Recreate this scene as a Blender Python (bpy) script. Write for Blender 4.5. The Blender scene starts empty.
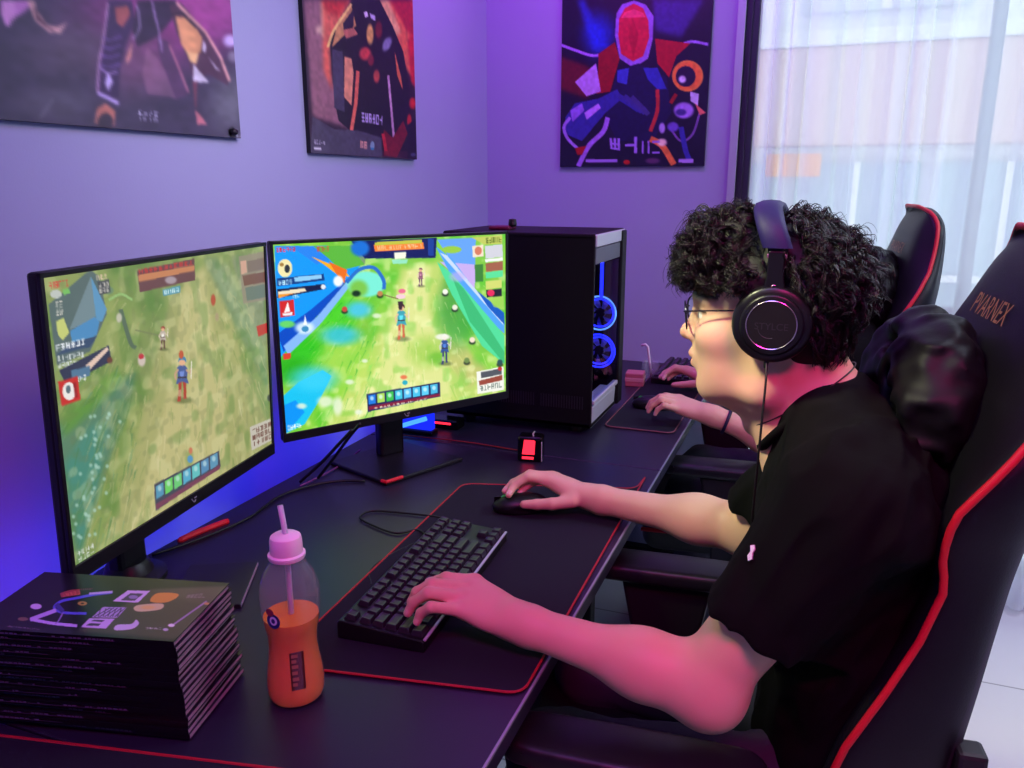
import bpy, bmesh, math, random
import numpy as np
from mathutils import Vector, Matrix
random.seed(7); RNG = np.random.default_rng(7)
SC = bpy.context.scene
COL = SC.collection
PI = math.pi

# ---------------------------------------------------------------- camera (perspective solved from the photograph's vanishing points)
F = 800.0; VPX, VPY = 830.0, 185.0
CAM = np.array([0.0, 0.0, 1.40])
def nrm(v):
    v = np.asarray(v, float); return v / np.linalg.norm(v)
_Y = nrm([VPX-512, -(VPY-384), -F]); _t = math.atan2(384-VPY, F)
_Z = np.array([0, math.cos(_t), math.sin(_t)]); _Z = nrm(_Z - _Y*np.dot(_Z, _Y)); _X = np.cross(_Y, _Z)
ROT = np.array([_X, _Y, _Z])
def ray(u, v): return ROT @ nrm([u-512, -(v-384), -F])
def at(u, v, x=None, y=None, z=None):
    """the point of the place seen at a pixel of the photograph, on a plane of known x, y or z"""
    d = ray(u, v)
    t = ((x-CAM[0])/d[0]) if x is not None else ((y-CAM[1])/d[1]) if y is not None else ((z-CAM[2])/d[2])
    return CAM + d*t
cam_data = bpy.data.cameras.new('camera'); cam = bpy.data.objects.new('camera', cam_data); COL.objects.link(cam)
cam_data.sensor_width = 36; cam_data.lens = F*36/1024; cam_data.clip_start = .02; cam_data.clip_end = 200
M = Matrix([list(ROT[0])+[CAM[0]], list(ROT[1])+[CAM[1]], list(ROT[2])+[CAM[2]], [0, 0, 0, 1]])
cam.matrix_world = M
SC.camera = cam

# ---------------------------------------------------------------- materials
def lin(c):
    c = np.asarray(c, float)/255.0
    return np.where(c <= .04045, c/12.92, ((c+.055)/1.055)**2.4)
def rgba(c): return tuple(float(x) for x in lin(c)) + (1.0,)
MATS = {}
def mat(name, col=(128, 128, 128), rough=.6, metal=0., bump=0., bscale=60., var=.0, vscale=8., emit=None, estr=1., spec=.5, trans=0., ior=1.45, coat=0., sheen=0., sss=0., stretch=None, attr=None, alpha=None):
    if name in MATS: return MATS[name]
    m = bpy.data.materials.new(name); m.use_nodes = True; nt = m.node_tree; N = nt.nodes; L = nt.links
    b = N['Principled BSDF']
    b.inputs['Base Color'].default_value = rgba(col); b.inputs['Roughness'].default_value = rough; b.inputs['Metallic'].default_value = metal
    b.inputs['Specular IOR Level'].default_value = spec; b.inputs['IOR'].default_value = ior
    b.inputs['Transmission Weight'].default_value = trans; b.inputs['Coat Weight'].default_value = coat
    b.inputs['Sheen Weight'].default_value = sheen
    if sss:
        b.inputs['Subsurface Weight'].default_value = sss; b.inputs['Subsurface Radius'].default_value = (.012, .005, .003); b.inputs['Subsurface Scale'].default_value = 1.
    if emit is not None:
        b.inputs['Emission Color'].default_value = rgba(emit); b.inputs['Emission Strength'].default_value = estr
    tc = None
    if var or bump:
        tc = N.new('ShaderNodeTexCoord'); mp = N.new('ShaderNodeMapping'); L.new(tc.outputs['Object'], mp.inputs[0])
        if stretch: mp.inputs['Scale'].default_value = stretch
    src = None
    if attr:
        a = N.new('ShaderNodeAttribute'); a.attribute_name = attr; src = a.outputs['Color']
        L.new(src, b.inputs['Base Color'])
    if var:
        n = N.new('ShaderNodeTexNoise'); n.inputs['Scale'].default_value = vscale; n.inputs['Detail'].default_value = 4
        L.new(mp.outputs[0], n.inputs['Vector'])
        mr = N.new('ShaderNodeMapRange'); mr.inputs[3].default_value = 1-var; mr.inputs[4].default_value = 1+var
        L.new(n.outputs['Fac'], mr.inputs[0])
        mx = N.new('ShaderNodeVectorMath'); mx.operation = 'SCALE'
        if src is not None: L.new(src, mx.inputs[0])
        else: mx.inputs[0].default_value = rgba(col)[:3]
        L.new(mr.outputs[0], mx.inputs['Scale']); L.new(mx.outputs[0], b.inputs['Base Color'])
    if bump:
        n2 = N.new('ShaderNodeTexNoise'); n2.inputs['Scale'].default_value = bscale; n2.inputs['Detail'].default_value = 3
        L.new(mp.outputs[0], n2.inputs['Vector'])
        bp = N.new('ShaderNodeBump'); bp.inputs['Strength'].default_value = bump; bp.inputs['Distance'].default_value = .002
        L.new(n2.outputs['Fac'], bp.inputs['Height']); L.new(bp.outputs[0], b.inputs['Normal'])
    MATS[name] = m
    return m
def emat(name, col, strength):
    if name in MATS: return MATS[name]
    m = bpy.data.materials.new(name); m.use_nodes = True; nt = m.node_tree; nt.nodes.clear()
    e = nt.nodes.new('ShaderNodeEmission'); o = nt.nodes.new('ShaderNodeOutputMaterial')
    e.inputs[0].default_value = rgba(col); e.inputs[1].default_value = strength
    nt.links.new(e.outputs[0], o.inputs[0]); MATS[name] = m; return m

# ---------------------------------------------------------------- objects
MW = {}          # world matrix of every thing that parents parts
def thing(name, label, cat, loc=(0, 0, 0), rotz=0., group=None):
    o = bpy.data.objects.new(name, None); COL.objects.link(o); o.empty_display_size = .05
    o.location = loc; o.rotation_euler = (0, 0, rotz)
    MW[o] = Matrix.Translation(Vector(loc)) @ Matrix.Rotation(rotz, 4, 'Z')
    return tag(o, label, cat, group)
def tag(o, label=None, cat=None, group=None, kind=None):
    if label: o['label'] = label
    if cat: o['category'] = cat
    if group: o['group'] = group
    if kind: o['kind'] = kind
    return o
def wm(o):
    m = MW.get(o)
    if m is not None: return m
    return Matrix.Identity(4)
class MB:
    """collects shapes in world coordinates (or the parent's, with local=True) and links them as ONE mesh object"""
    def __init__(s): s.v = []; s.f = []
    def add(s, vs, fs):
        n = len(s.v); s.v += [tuple(map(float, p)) for p in vs]; s.f += [tuple(n+i for i in f) for f in fs]; return s
    def box(s, lo, hi, bev=0., mtx=None, seg=2):
        bm = bmesh.new(); bmesh.ops.create_cube(bm, size=1)
        lo = Vector(lo); hi = Vector(hi)
        for v in bm.verts: v.co = Vector([(lo[i]+hi[i])/2 + v.co[i]*(hi[i]-lo[i]) for i in range(3)])
        if bev: bmesh.ops.bevel(bm, geom=bm.edges[:]+bm.verts[:], offset=bev, segments=seg, affect='EDGES', profile=.5)
        return s.bm(bm, mtx)
    def bm(s, bm, mtx=None):
        bm.verts.index_update()
        vs = [(mtx @ v.co) if mtx is not None else v.co for v in bm.verts]
        s.add(vs, [[v.index for v in f.verts] for f in bm.faces]); bm.free(); return s
    def prism(s, poly, axis, a, b, bev=0., mtx=None, seg=2):
        """poly of 2-D points extruded along axis (0,1,2) from a to b"""
        bm = bmesh.new()
        def p3(p, t):
            q = list(p); q.insert(axis, t); return q
        va = [bm.verts.new(p3(p, a)) for p in poly]; vb = [bm.verts.new(p3(p, b)) for p in poly]
        n = len(poly); bm.faces.new(va); bm.faces.new(vb[::-1])
        for i in range(n): bm.faces.new((va[i], va[(i+1) % n], vb[(i+1) % n], vb[i])[::-1])
        bmesh.ops.recalc_face_normals(bm, faces=bm.faces[:])
        if bev:
            es = [e for e in bm.edges if len(e.link_faces) == 2]
            bmesh.ops.bevel(bm, geom=es, offset=bev, segments=seg, affect='EDGES', profile=.5)
        return s.bm(bm, mtx)
    def tube(s, pts, r, n=8, cap=True, closed=False, flat=None):
        P = [np.asarray(p, float) for p in pts]; m = len(P)
        rs = r if hasattr(r, '__len__') else [r]*m
        T = []
        for i in range(m):
            a = P[(i-1) % m] if closed or i > 0 else P[i]; b = P[(i+1) % m] if closed or i < m-1 else P[i]
            T.append(nrm(b-a) if np.linalg.norm(b-a) > 1e-9 else np.array([0, 0, 1.]))
        ref = np.array([0, 0, 1.]) if abs(T[0][2]) < .9 else np.array([1., 0, 0])
        u = nrm(np.cross(T[0], ref)); vs = []
        for i in range(m):
            u = u - T[i]*np.dot(u, T[i]); u = nrm(u); w = np.cross(T[i], u)
            for k in range(n):
                a = 2*PI*k/n; vs.append(P[i] + rs[i]*(u*math.cos(a)+w*math.sin(a)*(flat or 1)))
        fs = []
        for i in range(m if closed else m-1):
            j = (i+1) % m
            for k in range(n): fs.append((i*n+k, i*n+(k+1) % n, j*n+(k+1) % n, j*n+k))
        if cap and not closed: fs += [tuple(range(n))[::-1], tuple((m-1)*n+k for k in range(n))]
        return s.add(vs, fs)
    def lathe(s, prof, c=(0, 0, 0), n=32, mtx=None, axis=2):
        """prof: (radius, height) from bottom to top"""
        vs = []
        for r, h in prof:
            for k in range(n):
                a = 2*PI*k/n; p = Vector((r*math.cos(a), r*math.sin(a), h))
                if axis == 1: p = Vector((p.x, p.z, -p.y))
                if axis == 0: p = Vector((p.z, p.x, p.y))
                p = (mtx @ p) if mtx is not None else p
                vs.append((p.x+c[0], p.y+c[1], p.z+c[2]))
        fs = []
        for i in range(len(prof)-1):
            for k in range(n): fs.append((i*n+k, i*n+(k+1) % n, (i+1)*n+(k+1) % n, (i+1)*n+k))
        fs += [tuple(range(n))[::-1], tuple((len(prof)-1)*n+k for k in range(n))]
        return s.add(vs, fs)
    def build(s, name, material, parent=None, smooth=False, local=False, origin=None, auto=None, subsurf=0):
        me = bpy.data.meshes.new(name)
        inv = wm(parent).inverted() if (parent is not None and not local) else None
        vs = s.v
        if inv is not None: vs = [tuple(inv @ Vector(p)) for p in vs]
        if parent is None and origin is not None: vs = [(p[0]-origin[0], p[1]-origin[1], p[2]-origin[2]) for p in vs]
        me.from_pydata(vs, [], s.f); me.update()
        me.materials.append(material)
        o = bpy.data.objects.new(name, me); COL.objects.link(o)
        if parent is not None:
            o.parent = parent; MW[o] = wm(parent)
        elif origin is not None: o.location = origin; MW[o] = Matrix.Translation(Vector(origin))
        if smooth or auto:
            me.polygons.foreach_set('use_smooth', [True]*len(me.polygons))
            if auto: me.set_sharp_from_angle(angle=math.radians(auto))
        if subsurf:
            md = o.modifiers.new('sub', 'SUBSURF'); md.levels = subsurf; md.render_levels = subsurf
        return o
def npmesh(name, V, Fc, material, parent=None, smooth=True, colors=None, origin=None):
    """a mesh object from numpy arrays (quads)"""
    V = np.asarray(V, np.float32)
    if parent is not None:
        inv = np.array(wm(parent).inverted()); V = V @ inv[:3, :3].T + inv[:3, 3]
    elif origin is not None: V = V - np.asarray(origin)
    me = bpy.data.meshes.new(name); nf, k = Fc.shape
    me.vertices.add(len(V)); me.vertices.foreach_set('co', V.astype(np.float32).ravel())
    me.loops.add(nf*k); me.loops.foreach_set('vertex_index', Fc.astype(np.int32).ravel())
    me.polygons.add(nf); me.polygons.foreach_set('loop_start', np.arange(0, nf*k, k, dtype=np.int32)); me.polygons.foreach_set('loop_total', np.full(nf, k, np.int32))
    me.update(calc_edges=True); me.validate()
    if smooth: me.polygons.foreach_set('use_smooth', np.ones(len(me.polygons), bool))
    if colors is not None:
        at_ = me.color_attributes.new('Col', 'FLOAT_COLOR', 'POINT'); c4 = np.ones((len(V), 4), np.float32); c4[:, :3] = colors; at_.data.foreach_set('color', c4.ravel())
    me.materials.append(material)
    o = bpy.data.objects.new(name, me); COL.objects.link(o)
    if parent is not None: o.parent = parent; MW[o] = wm(parent)
    elif origin is not None: o.location = origin; MW[o] = Matrix.Translation(Vector(origin))
    return o
def copy_tree(o, parent=None):
    c = o.copy(); COL.objects.link(c)
    if parent is not None: c.parent = parent
    for ch in list(o.children): copy_tree(ch, c)
    return c
def catmull(pts, n=6, closed=False):
    P = [np.asarray(p, float) for p in pts]; out = []; m = len(P)
    for i in range(m if closed else m-1):
        p0 = P[(i-1) % m] if closed or i > 0 else P[i]*2-P[i+1]; p1 = P[i]; p2 = P[(i+1) % m]
        p3 = P[(i+2) % m] if closed or i+2 < m else P[i+1]*2-P[i]
        for k in range(n):
            t = k/n
            out.append(.5*((2*p1)+(p2-p0)*t+(2*p0-5*p1+4*p2-p3)*t*t+(3*p1-p0-3*p2+p3)*t**3))
    if not closed: out.append(P[-1])
    return out

# ---------------------------------------------------------------- painted flat things (screens, posters, covers): colours per vertex of a fine grid
class Paint:
    def __init__(s, w, h, O, U, V, zoom=(0, 0, 1.), bg=(0, 0, 0), ss=2):
        """O the top left corner, U along the top, V down the left side; zoom = (x0, y0, scale) turns drawing coordinates into pixels of the photograph"""
        s.w, s.h, s.ss = w, h, ss; s.O = np.asarray(O, float); s.U = np.asarray(U, float); s.V = np.asarray(V, float); s.z = zoom
        s.W, s.H = w*ss, h*ss
        s.a = np.zeros((s.H, s.W, 3), np.float32); s.a[:] = np.asarray(bg, np.float32)
        s.N = np.cross(s.U, s.V)
        s.yy, s.xx = np.mgrid[0:s.H, 0:s.W].astype(np.float32) + .5
    def uv(s, p):
        u = s.z[0]+p[0]/s.z[2]; v = s.z[1]+p[1]/s.z[2]
        d = ray(u, v); t = np.dot(s.O-CAM, s.N)/np.dot(d, s.N); q = CAM+d*t-s.O
        A = np.array([[s.U@s.U, s.U@s.V], [s.U@s.V, s.V@s.V]]); r = np.linalg.solve(A, [q@s.U, q@s.V])
        return r[0]*s.W, r[1]*s.H
    def _box(s, x0, x1, y0, y1):
        return max(0, int(x0)-2), min(s.W, int(x1)+3), max(0, int(y0)-2), min(s.H, int(y1)+3)
    def rawpoly(s, P, col, alpha=1.):
        P = np.array(P); x0, x1, y0, y1 = s._box(P[:, 0].min(), P[:, 0].max(), P[:, 1].min(), P[:, 1].max())
        if x1 <= x0 or y1 <= y0: return
        X = s.xx[y0:y1, x0:x1]; Y = s.yy[y0:y1, x0:x1]; ins = np.zeros(X.shape, bool); n = len(P)
        for i in range(n):
            ax, ay = P[i]; bx, by = P[(i+1) % n]
            if ay == by: continue
            c = ((ay > Y) != (by > Y)) & (X < (bx-ax)*(Y-ay)/(by-ay)+ax); ins ^= c
        s.mix(y0, y1, x0, x1, ins.astype(np.float32)*alpha, col)
    def mix(s, y0, y1, x0, x1, m, col):
        a = s.a[y0:y1, x0:x1]; a += m[..., None]*(np.asarray(col, np.float32)-a)
    def poly(s, pts, col, alpha=1., smooth=False):
        if smooth: pts = catmull([np.array(p, float) for p in pts], 5, True)
        s.rawpoly([s.uv(p) for p in pts], col, alpha)
    def line(s, pts, wd, col, alpha=1., smooth=False, taper=False):
        if smooth: pts = catmull([np.array(p, float) for p in pts], 5)
        n = len(pts)
        L = []; R = []
        for i, p in enumerate(pts):
            a = np.array(pts[max(0, i-1)], float); b = np.array(pts[min(n-1, i+1)], float); d = b-a; d = d/max(1e-6, np.hypot(*d))
            k = wd/2*((1-.85*i/(n-1)) if taper else 1); q = np.array([-d[1], d[0]])*k
            L.append(np.array(p)+q); R.append(np.array(p)-q)
        s.poly(L+R[::-1], col, alpha)
    def ell(s, c, rx, ry, col, alpha=1., soft=0., rot=0.):
        """soft: share of the radius over which the edge fades"""
        cx, cy = s.uv(c); ex = np.array(s.uv((c[0]+rx, c[1])))-(cx, cy); ey = np.array(s.uv((c[0], c[1]+ry)))-(cx, cy)
        if rot:
            e1 = ex*math.cos(rot)+ey*math.sin(rot)*rx/ry; e2 = ey*math.cos(rot)-ex*math.sin(rot)*ry/rx; ex, ey = e1, e2
        m = (abs(ex)+abs(ey))*(1+soft); x0, x1, y0, y1 = s._box(cx-m[0], cx+m[0], cy-m[1], cy+m[1])
        if x1 <= x0 or y1 <= y0: return
        X = s.xx[y0:y1, x0:x1]-cx; Y = s.yy[y0:y1, x0:x1]-cy; det = ex[0]*ey[1]-ex[1]*ey[0]
        a = (X*ey[1]-Y*ey[0])/det; b = (Y*ex[0]-X*ex[1])/det; r = np.sqrt(a*a+b*b)
        k = (r < 1).astype(np.float32) if not soft else np.clip((1+soft-r)/(2*soft), 0, 1)
        if soft: k = k*k*(3-2*k)
        s.mix(y0, y1, x0, x1, k*alpha, col)
    def noise(s, sx, sy, seed=0):
        r = np.random.default_rng(seed); g = r.random((sy+2, sx+2)).astype(np.float32)
        X = s.xx/s.W*sx; Y = s.yy/s.H*sy; xi = X.astype(int); yi = Y.astype(int); fx = X-xi; fy = Y-yi
        fx = fx*fx*(3-2*fx); fy = fy*fy*(3-2*fy)
        return (g[yi, xi]*(1-fx)+g[yi, xi+1]*fx)*(1-fy)+(g[yi+1, xi]*(1-fx)+g[yi+1, xi+1]*fx)*fy
    def tint(s, m, col): s.a += m[..., None]*(np.asarray(col, np.float32)-s.a)
    def speckle(s, amount, sx, sy, seed):
        s.a *= (1+amount*(s.noise(sx, sy, seed)-.5)*2)[..., None]
    def blur(s, k):
        for _ in range(2):
            for ax in (0, 1):
                p = np.pad(s.a, [(k, k) if i == ax else (0, 0) for i in range(3)], mode='edge'); c = np.cumsum(p, ax, dtype=np.float64)
                z = np.zeros_like(np.take(c, [0], ax)); c = np.concatenate([z, c], ax); n = 2*k+1; L = s.a.shape[ax]
                s.a = ((np.take(c, range(n, n+L), ax)-np.take(c, range(0, L), ax))/n).astype(np.float32)
    def glyphs(s, q, n, col, seed, rows=1, alpha=1.):
        """a block of small unreadable characters inside the four-cornered q (tl, tr, br, bl)"""
        r = np.random.default_rng(seed); q = [np.array(p, float) for p in q]
        def P(a, b): return (q[0]*(1-a)+q[1]*a)*(1-b)+(q[3]*(1-a)+q[2]*a)*b
        for j in range(rows):
            y0 = (j+.12)/rows; y1 = (j+.88)/rows
            for i in range(n):
                x0 = (i+.1)/n; x1 = (i+.85)/n; xm = (x0+x1)/2; ym = (y0+y1)/2; t = .24*(x1-x0); u = .16*(y1-y0)
                for a, b, c, d in ((x0, y0, x0+t, y1), (x1-t, y0, x1, y1), (xm-t/2, y0, xm+t/2, y1), (x0, y0, x1, y0+u), (x0, y1-u, x1, y1), (x0, ym-u/2, x1, ym+u/2)):
                    if r.random() < .55: s.poly([P(a, b), P(c, b), P(c, d), P(a, d)], col, alpha)
    def result(s):
        a = s.a.reshape(s.h, s.ss, s.w, s.ss, 3).mean((1, 3)); return lin(np.clip(a, 0, 255))
    def build(s, name, material, parent=None, lift=0.):
        c = s.result(); vv, uu = np.mgrid[0:s.h, 0:s.w]
        uu = uu/(s.w-1); vv = vv/(s.h-1); n = nrm(np.cross(s.V, s.U))
        V = s.O + uu[..., None]*s.U + vv[..., None]*s.V + n*lift
        i = np.arange(s.w*s.h).reshape(s.h, s.w)
        Fc = np.stack([i[:-1, :-1], i[1:, :-1], i[1:, 1:], i[:-1, 1:]], -1).reshape(-1, 4)
        return npmesh(name, V.reshape(-1, 3), Fc, material, parent, smooth=False, colors=c.reshape(-1, 3))
def paint_mat(name, rough=.35, emission=None, coat=0.):
    m = bpy.data.materials.new(name); m.use_nodes = True; nt = m.node_tree; b = nt.nodes['Principled BSDF']
    a = nt.nodes.new('ShaderNodeAttribute'); a.attribute_name = 'Col'
    if emission:
        b.inputs['Base Color'].default_value = (.004, .004, .004, 1); nt.links.new(a.outputs['Color'], b.inputs['Emission Color']); b.inputs['Emission Strength'].default_value = emission
    else: nt.links.new(a.outputs['Color'], b.inputs['Base Color'])
    b.inputs['Roughness'].default_value = rough; b.inputs['Coat Weight'].default_value = coat; b.inputs['Coat Roughness'].default_value = .12
    return m

# ---------------------------------------------------------------- implicit surfaces: rounded shapes blended and meshed as ONE closed skin
class SDF:
    def __init__(s): s.p = []
    def cap(s, a, b, ra, rb, k=.012, op='u'):
        a = np.array(a, np.float32); b = np.array(b, np.float32); ba = b-a; L = max(float(ba@ba), 1e-12)
        def f(P):
            pa = P-a; t = np.clip((pa@ba)/L, 0, 1); return np.linalg.norm(pa-t[..., None]*ba, axis=-1)-(ra+(rb-ra)*t)
        s.p.append((op, k, f)); return s
    def ell(s, c, r, k=.012, op='u', rot=None):
        c = np.array(c, np.float32); r = np.array(r, np.float32); R = None if rot is None else np.array(rot.to_3x3() if hasattr(rot, 'to_3x3') else rot, np.float32)
        def f(P):
            q = P-c
            if R is not None: q = q@R
            k0 = np.linalg.norm(q/r, axis=-1); k1 = np.linalg.norm(q/(r*r), axis=-1)
            return k0*(k0-1)/np.maximum(k1, 1e-9)
        s.p.append((op, k, f)); return s
    def box(s, c, h, rd=.01, k=.012, op='u', rot=None):
        c = np.array(c, np.float32); h = np.array(h, np.float32)-rd; R = None if rot is None else np.array(rot, np.float32)
        def f(P):
            q = P-c
            if R is not None: q = q@R
            q = np.abs(q)-h; return np.linalg.norm(np.maximum(q, 0), axis=-1)+np.minimum(q.max(-1), 0)-rd
        s.p.append((op, k, f)); return s
    def fn(s, f, k=.01, op='u'): s.p.append((op, k, f)); return s
    @staticmethod
    def comb(D, d, op, k):
        if op == 'u':
            h = np.maximum(k-np.abs(D-d), 0)/k if k > 0 else 0; return np.minimum(D, d)-h*h*k*.25
        d = -d
        h = np.maximum(k-np.abs(D-d), 0)/k if k > 0 else 0; return np.maximum(D, d)+h*h*k*.25
    def ev(s, P):
        D = np.full(P.shape[:-1], 1., np.float32)
        for op, k, f in s.p: D = s.comb(D, f(P).astype(np.float32), op, k)
        return D
    def mesh(s, lo, hi, h, disp=None, B=8):
        lo = np.array(lo, np.float32); hi = np.array(hi, np.float32)
        nb = np.ceil((hi-lo)/(h*B)).astype(int)
        c = np.stack(np.meshgrid(*[np.arange(n) for n in nb], indexing='ij'), -1).reshape(-1, 3)
        cen = lo+(c+.5)*h*B; hd = h*B*.87
        D = np.full(len(c), 1., np.float32); ds = []
        for op, k, f in s.p:
            d = f(cen.astype(np.float32)).astype(np.float32); ds.append(d); D = s.comb(D, d, op, k)
        keep = np.abs(D) < hd*1.6+.012; ci = c[keep]; dk = [d[keep] for d in ds]
        g = np.stack(np.meshgrid(*[np.arange(B+1)]*3, indexing='ij'), -1).reshape(-1, 3).astype(np.float32)
        VALS = np.full((len(ci), (B+1)**3), 1., np.float32)
        base = (lo+ci*h*B).astype(np.float32)
        for (op, k, f), d in zip(s.p, dk):
            sel = np.where(d < hd*1.6+k+.02)[0]
            for j in range(0, len(sel), 1500):
                q = sel[j:j+1500]; P = base[q][:, None, :]+g[None]*np.float32(h)
                VALS[q] = s.comb(VALS[q], f(P).astype(np.float32), op, k)
        if disp is not None:
            for j in range(0, len(ci), 1500):
                P = base[j:j+1500][:, None, :]+g[None]*np.float32(h); VALS[j:j+1500] += disp(P).astype(np.float32)
        n = nb*B+1
        G = np.full(tuple(n), np.nan, np.float32)
        gi = g.astype(int)
        for b in range(len(ci)):
            o = ci[b]*B; G[o[0]:o[0]+B+1, o[1]:o[1]+B+1, o[2]:o[2]+B+1] = VALS[b].reshape(B+1, B+1, B+1)
        ins = G < 0; ok = ~np.isnan(G)
        def crn(A, dx, dy, dz): return A[dx:n[0]-1+dx, dy:n[1]-1+dy, dz:n[2]-1+dz]
        cnt = np.zeros(tuple(n-1), np.uint8); oka = np.ones(tuple(n-1), bool)
        for dx in (0, 1):
            for dy in (0, 1):
                for dz in (0, 1): cnt += crn(ins, dx, dy, dz); oka &= crn(ok, dx, dy, dz)
        act = (cnt > 0) & (cnt < 8) & oka
        I = np.argwhere(act); idx = np.full(act.shape, -1, np.int32); idx[act] = np.arange(len(I))
        acc = np.zeros((len(I), 3), np.float32); num = np.zeros(len(I), np.float32)
        cv = {}
        for dx in (0, 1):
            for dy in (0, 1):
                for dz in (0, 1): cv[dx, dy, dz] = G[I[:, 0]+dx, I[:, 1]+dy, I[:, 2]+dz]
        for ax in range(3):
            for a in (0, 1):
                for b in (0, 1):
                    p = [a, b]; p.insert(ax, 0); q = list(p); q[ax] = 1
                    va = cv[tuple(p)]; vb = cv[tuple(q)]; m = (va < 0) != (vb < 0)
                    t = np.where(m, va/np.where(m, va-vb, 1), 0); e = np.zeros((len(I), 3), np.float32); e[:] = p; e[:, ax] = t
                    acc += np.where(m[:, None], e, 0); num += m
        V = lo+(I+acc/np.maximum(num, 1)[:, None])*h
        FF = []
        for ax in range(3):
            sl0 = [slice(1, -1)]*3; sl1 = [slice(1, -1)]*3; sl0[ax] = slice(0, -1); sl1[ax] = slice(1, None)
            a = ins[tuple(sl0)]; b = ins[tuple(sl1)]; o = ok[tuple(sl0)] & ok[tuple(sl1)]
            for flip, m in ((False, a & ~b & o), (True, ~a & b & o)):
                E = np.argwhere(m)
                if not len(E): continue
                E = E+1; E[:, ax] -= 1
                u, v = [(1, 2), (2, 0), (0, 1)][ax]
                def cell(du, dv):
                    q = E.copy(); q[:, u] -= du; q[:, v] -= dv; return idx[q[:, 0], q[:, 1], q[:, 2]]
                quad = np.stack([cell(1, 1), cell(0, 1), cell(0, 0), cell(1, 0)], -1)
                if flip: quad = quad[:, ::-1]
                FF.append(quad[(quad >= 0).all(1)])
        Fc = np.concatenate(FF)
        # a light relaxation takes out the grid's stair steps
        s.faces = Fc
        for it in range(2):
            nv = len(V); src = np.concatenate([Fc, Fc], 1).ravel(); dst = np.concatenate([np.roll(Fc, -1, 1), np.roll(Fc, 1, 1)], 1).ravel()
            N_ = np.bincount(src, minlength=nv); A = np.stack([np.bincount(src, V[dst, c_], nv) for c_ in range(3)], 1)
            V = V+.45*(A/np.maximum(N_, 1)[:, None]-V)
        return V, Fc
def vnoise(P, scale, seed=0):
    """smooth value noise in space, -1..1"""
    r = np.random.default_rng(seed); T = r.random(4096).astype(np.float32)*2-1
    Q = P/scale; I = np.floor(Q).astype(np.int64); f = (Q-I).astype(np.float32); f = f*f*(3-2*f)
    def hsh(i, j, k): return T[(i*73856093 ^ j*19349663 ^ k*83492791) & 4095]
    out = 0
    for a in (0, 1):
        for b in (0, 1):
            for c in (0, 1):
                w = (f[..., 0] if a else 1-f[..., 0])*(f[..., 1] if b else 1-f[..., 1])*(f[..., 2] if c else 1-f[..., 2])
                out = out+w*hsh(I[..., 0]+a, I[..., 1]+b, I[..., 2]+c)
    return out
# ================================================================ the room
XW = -1.2425; YF = 2.957; XR = 2.35; YB = -1.35; ZC = 2.55; DZ = .75; DB = -1.0965; DF = -.312
wall_m = mat('lilac wall paint', (163, 164, 200), .75, bump=.12, bscale=220, var=.03, vscale=5)
white_m = mat('white ceiling paint', (225, 222, 228), .8, bump=.08, bscale=160)
floor_m = None
def struct(name, mb, m, **k): return tag(mb.build(name, m, **k), kind='structure')
def floor_material():
    m = bpy.data.materials.new('pale floor tile'); m.use_nodes = True; nt = m.node_tree; N = nt.nodes; L = nt.links; b = N['Principled BSDF']
    tc = N.new('ShaderNodeTexCoord'); br = N.new('ShaderNodeTexBrick'); br.offset = 0
    br.inputs['Color1'].default_value = rgba((206, 205, 212)); br.inputs['Color2'].default_value = rgba((200, 200, 208)); br.inputs['Mortar'].default_value = rgba((140, 140, 148))
    br.inputs['Scale'].default_value = 1; br.inputs['Mortar Size'].default_value = .003; br.inputs['Brick Width'].default_value = .8; br.inputs['Row Height'].default_value = .8
    L.new(tc.outputs['Object'], br.inputs['Vector']); L.new(br.outputs[0], b.inputs['Base Color']); b.inputs['Roughness'].default_value = .28
    return m
struct('floor', MB().box((XW-.1, YB-.1, -.06), (XR+.1, YF+.1, 0)), floor_material())
struct('ceiling', MB().box((XW-.1, YB-.1, ZC), (XR+.1, YF+.1, ZC+.08)), white_m)
struct('wall_left', MB().box((XW-.1, YB-.1, 0), (XW, YF+.1, ZC)), wall_m)
struct('wall_right', MB().box((XR, YB-.1, 0), (XR+.1, YF+.1, ZC)), wall_m)
struct('wall_back', MB().box((XW-.1, YB-.1, 0), (XR+.1, YB, ZC)), wall_m)
WX0 = -.335; WX1 = 2.2; WZ0 = .10; WZ1 = 2.42
wf = MB(); wf.box((XW, YF, 0), (WX0, YF+.12, ZC)); wf.box((WX0, YF, WZ1), (XR, YF+.12, ZC)); wf.box((WX0, YF, 0), (XR, YF+.12, WZ0)); wf.box((WX1, YF, WZ0), (XR, YF+.12, WZ1))
struct('wall_far', wf, wall_m)
struct('baseboard_left', MB().box((XW, YB, 0), (XW+.012, YF, .09), .003), mat('baseboard', (70, 60, 90), .5))
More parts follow.
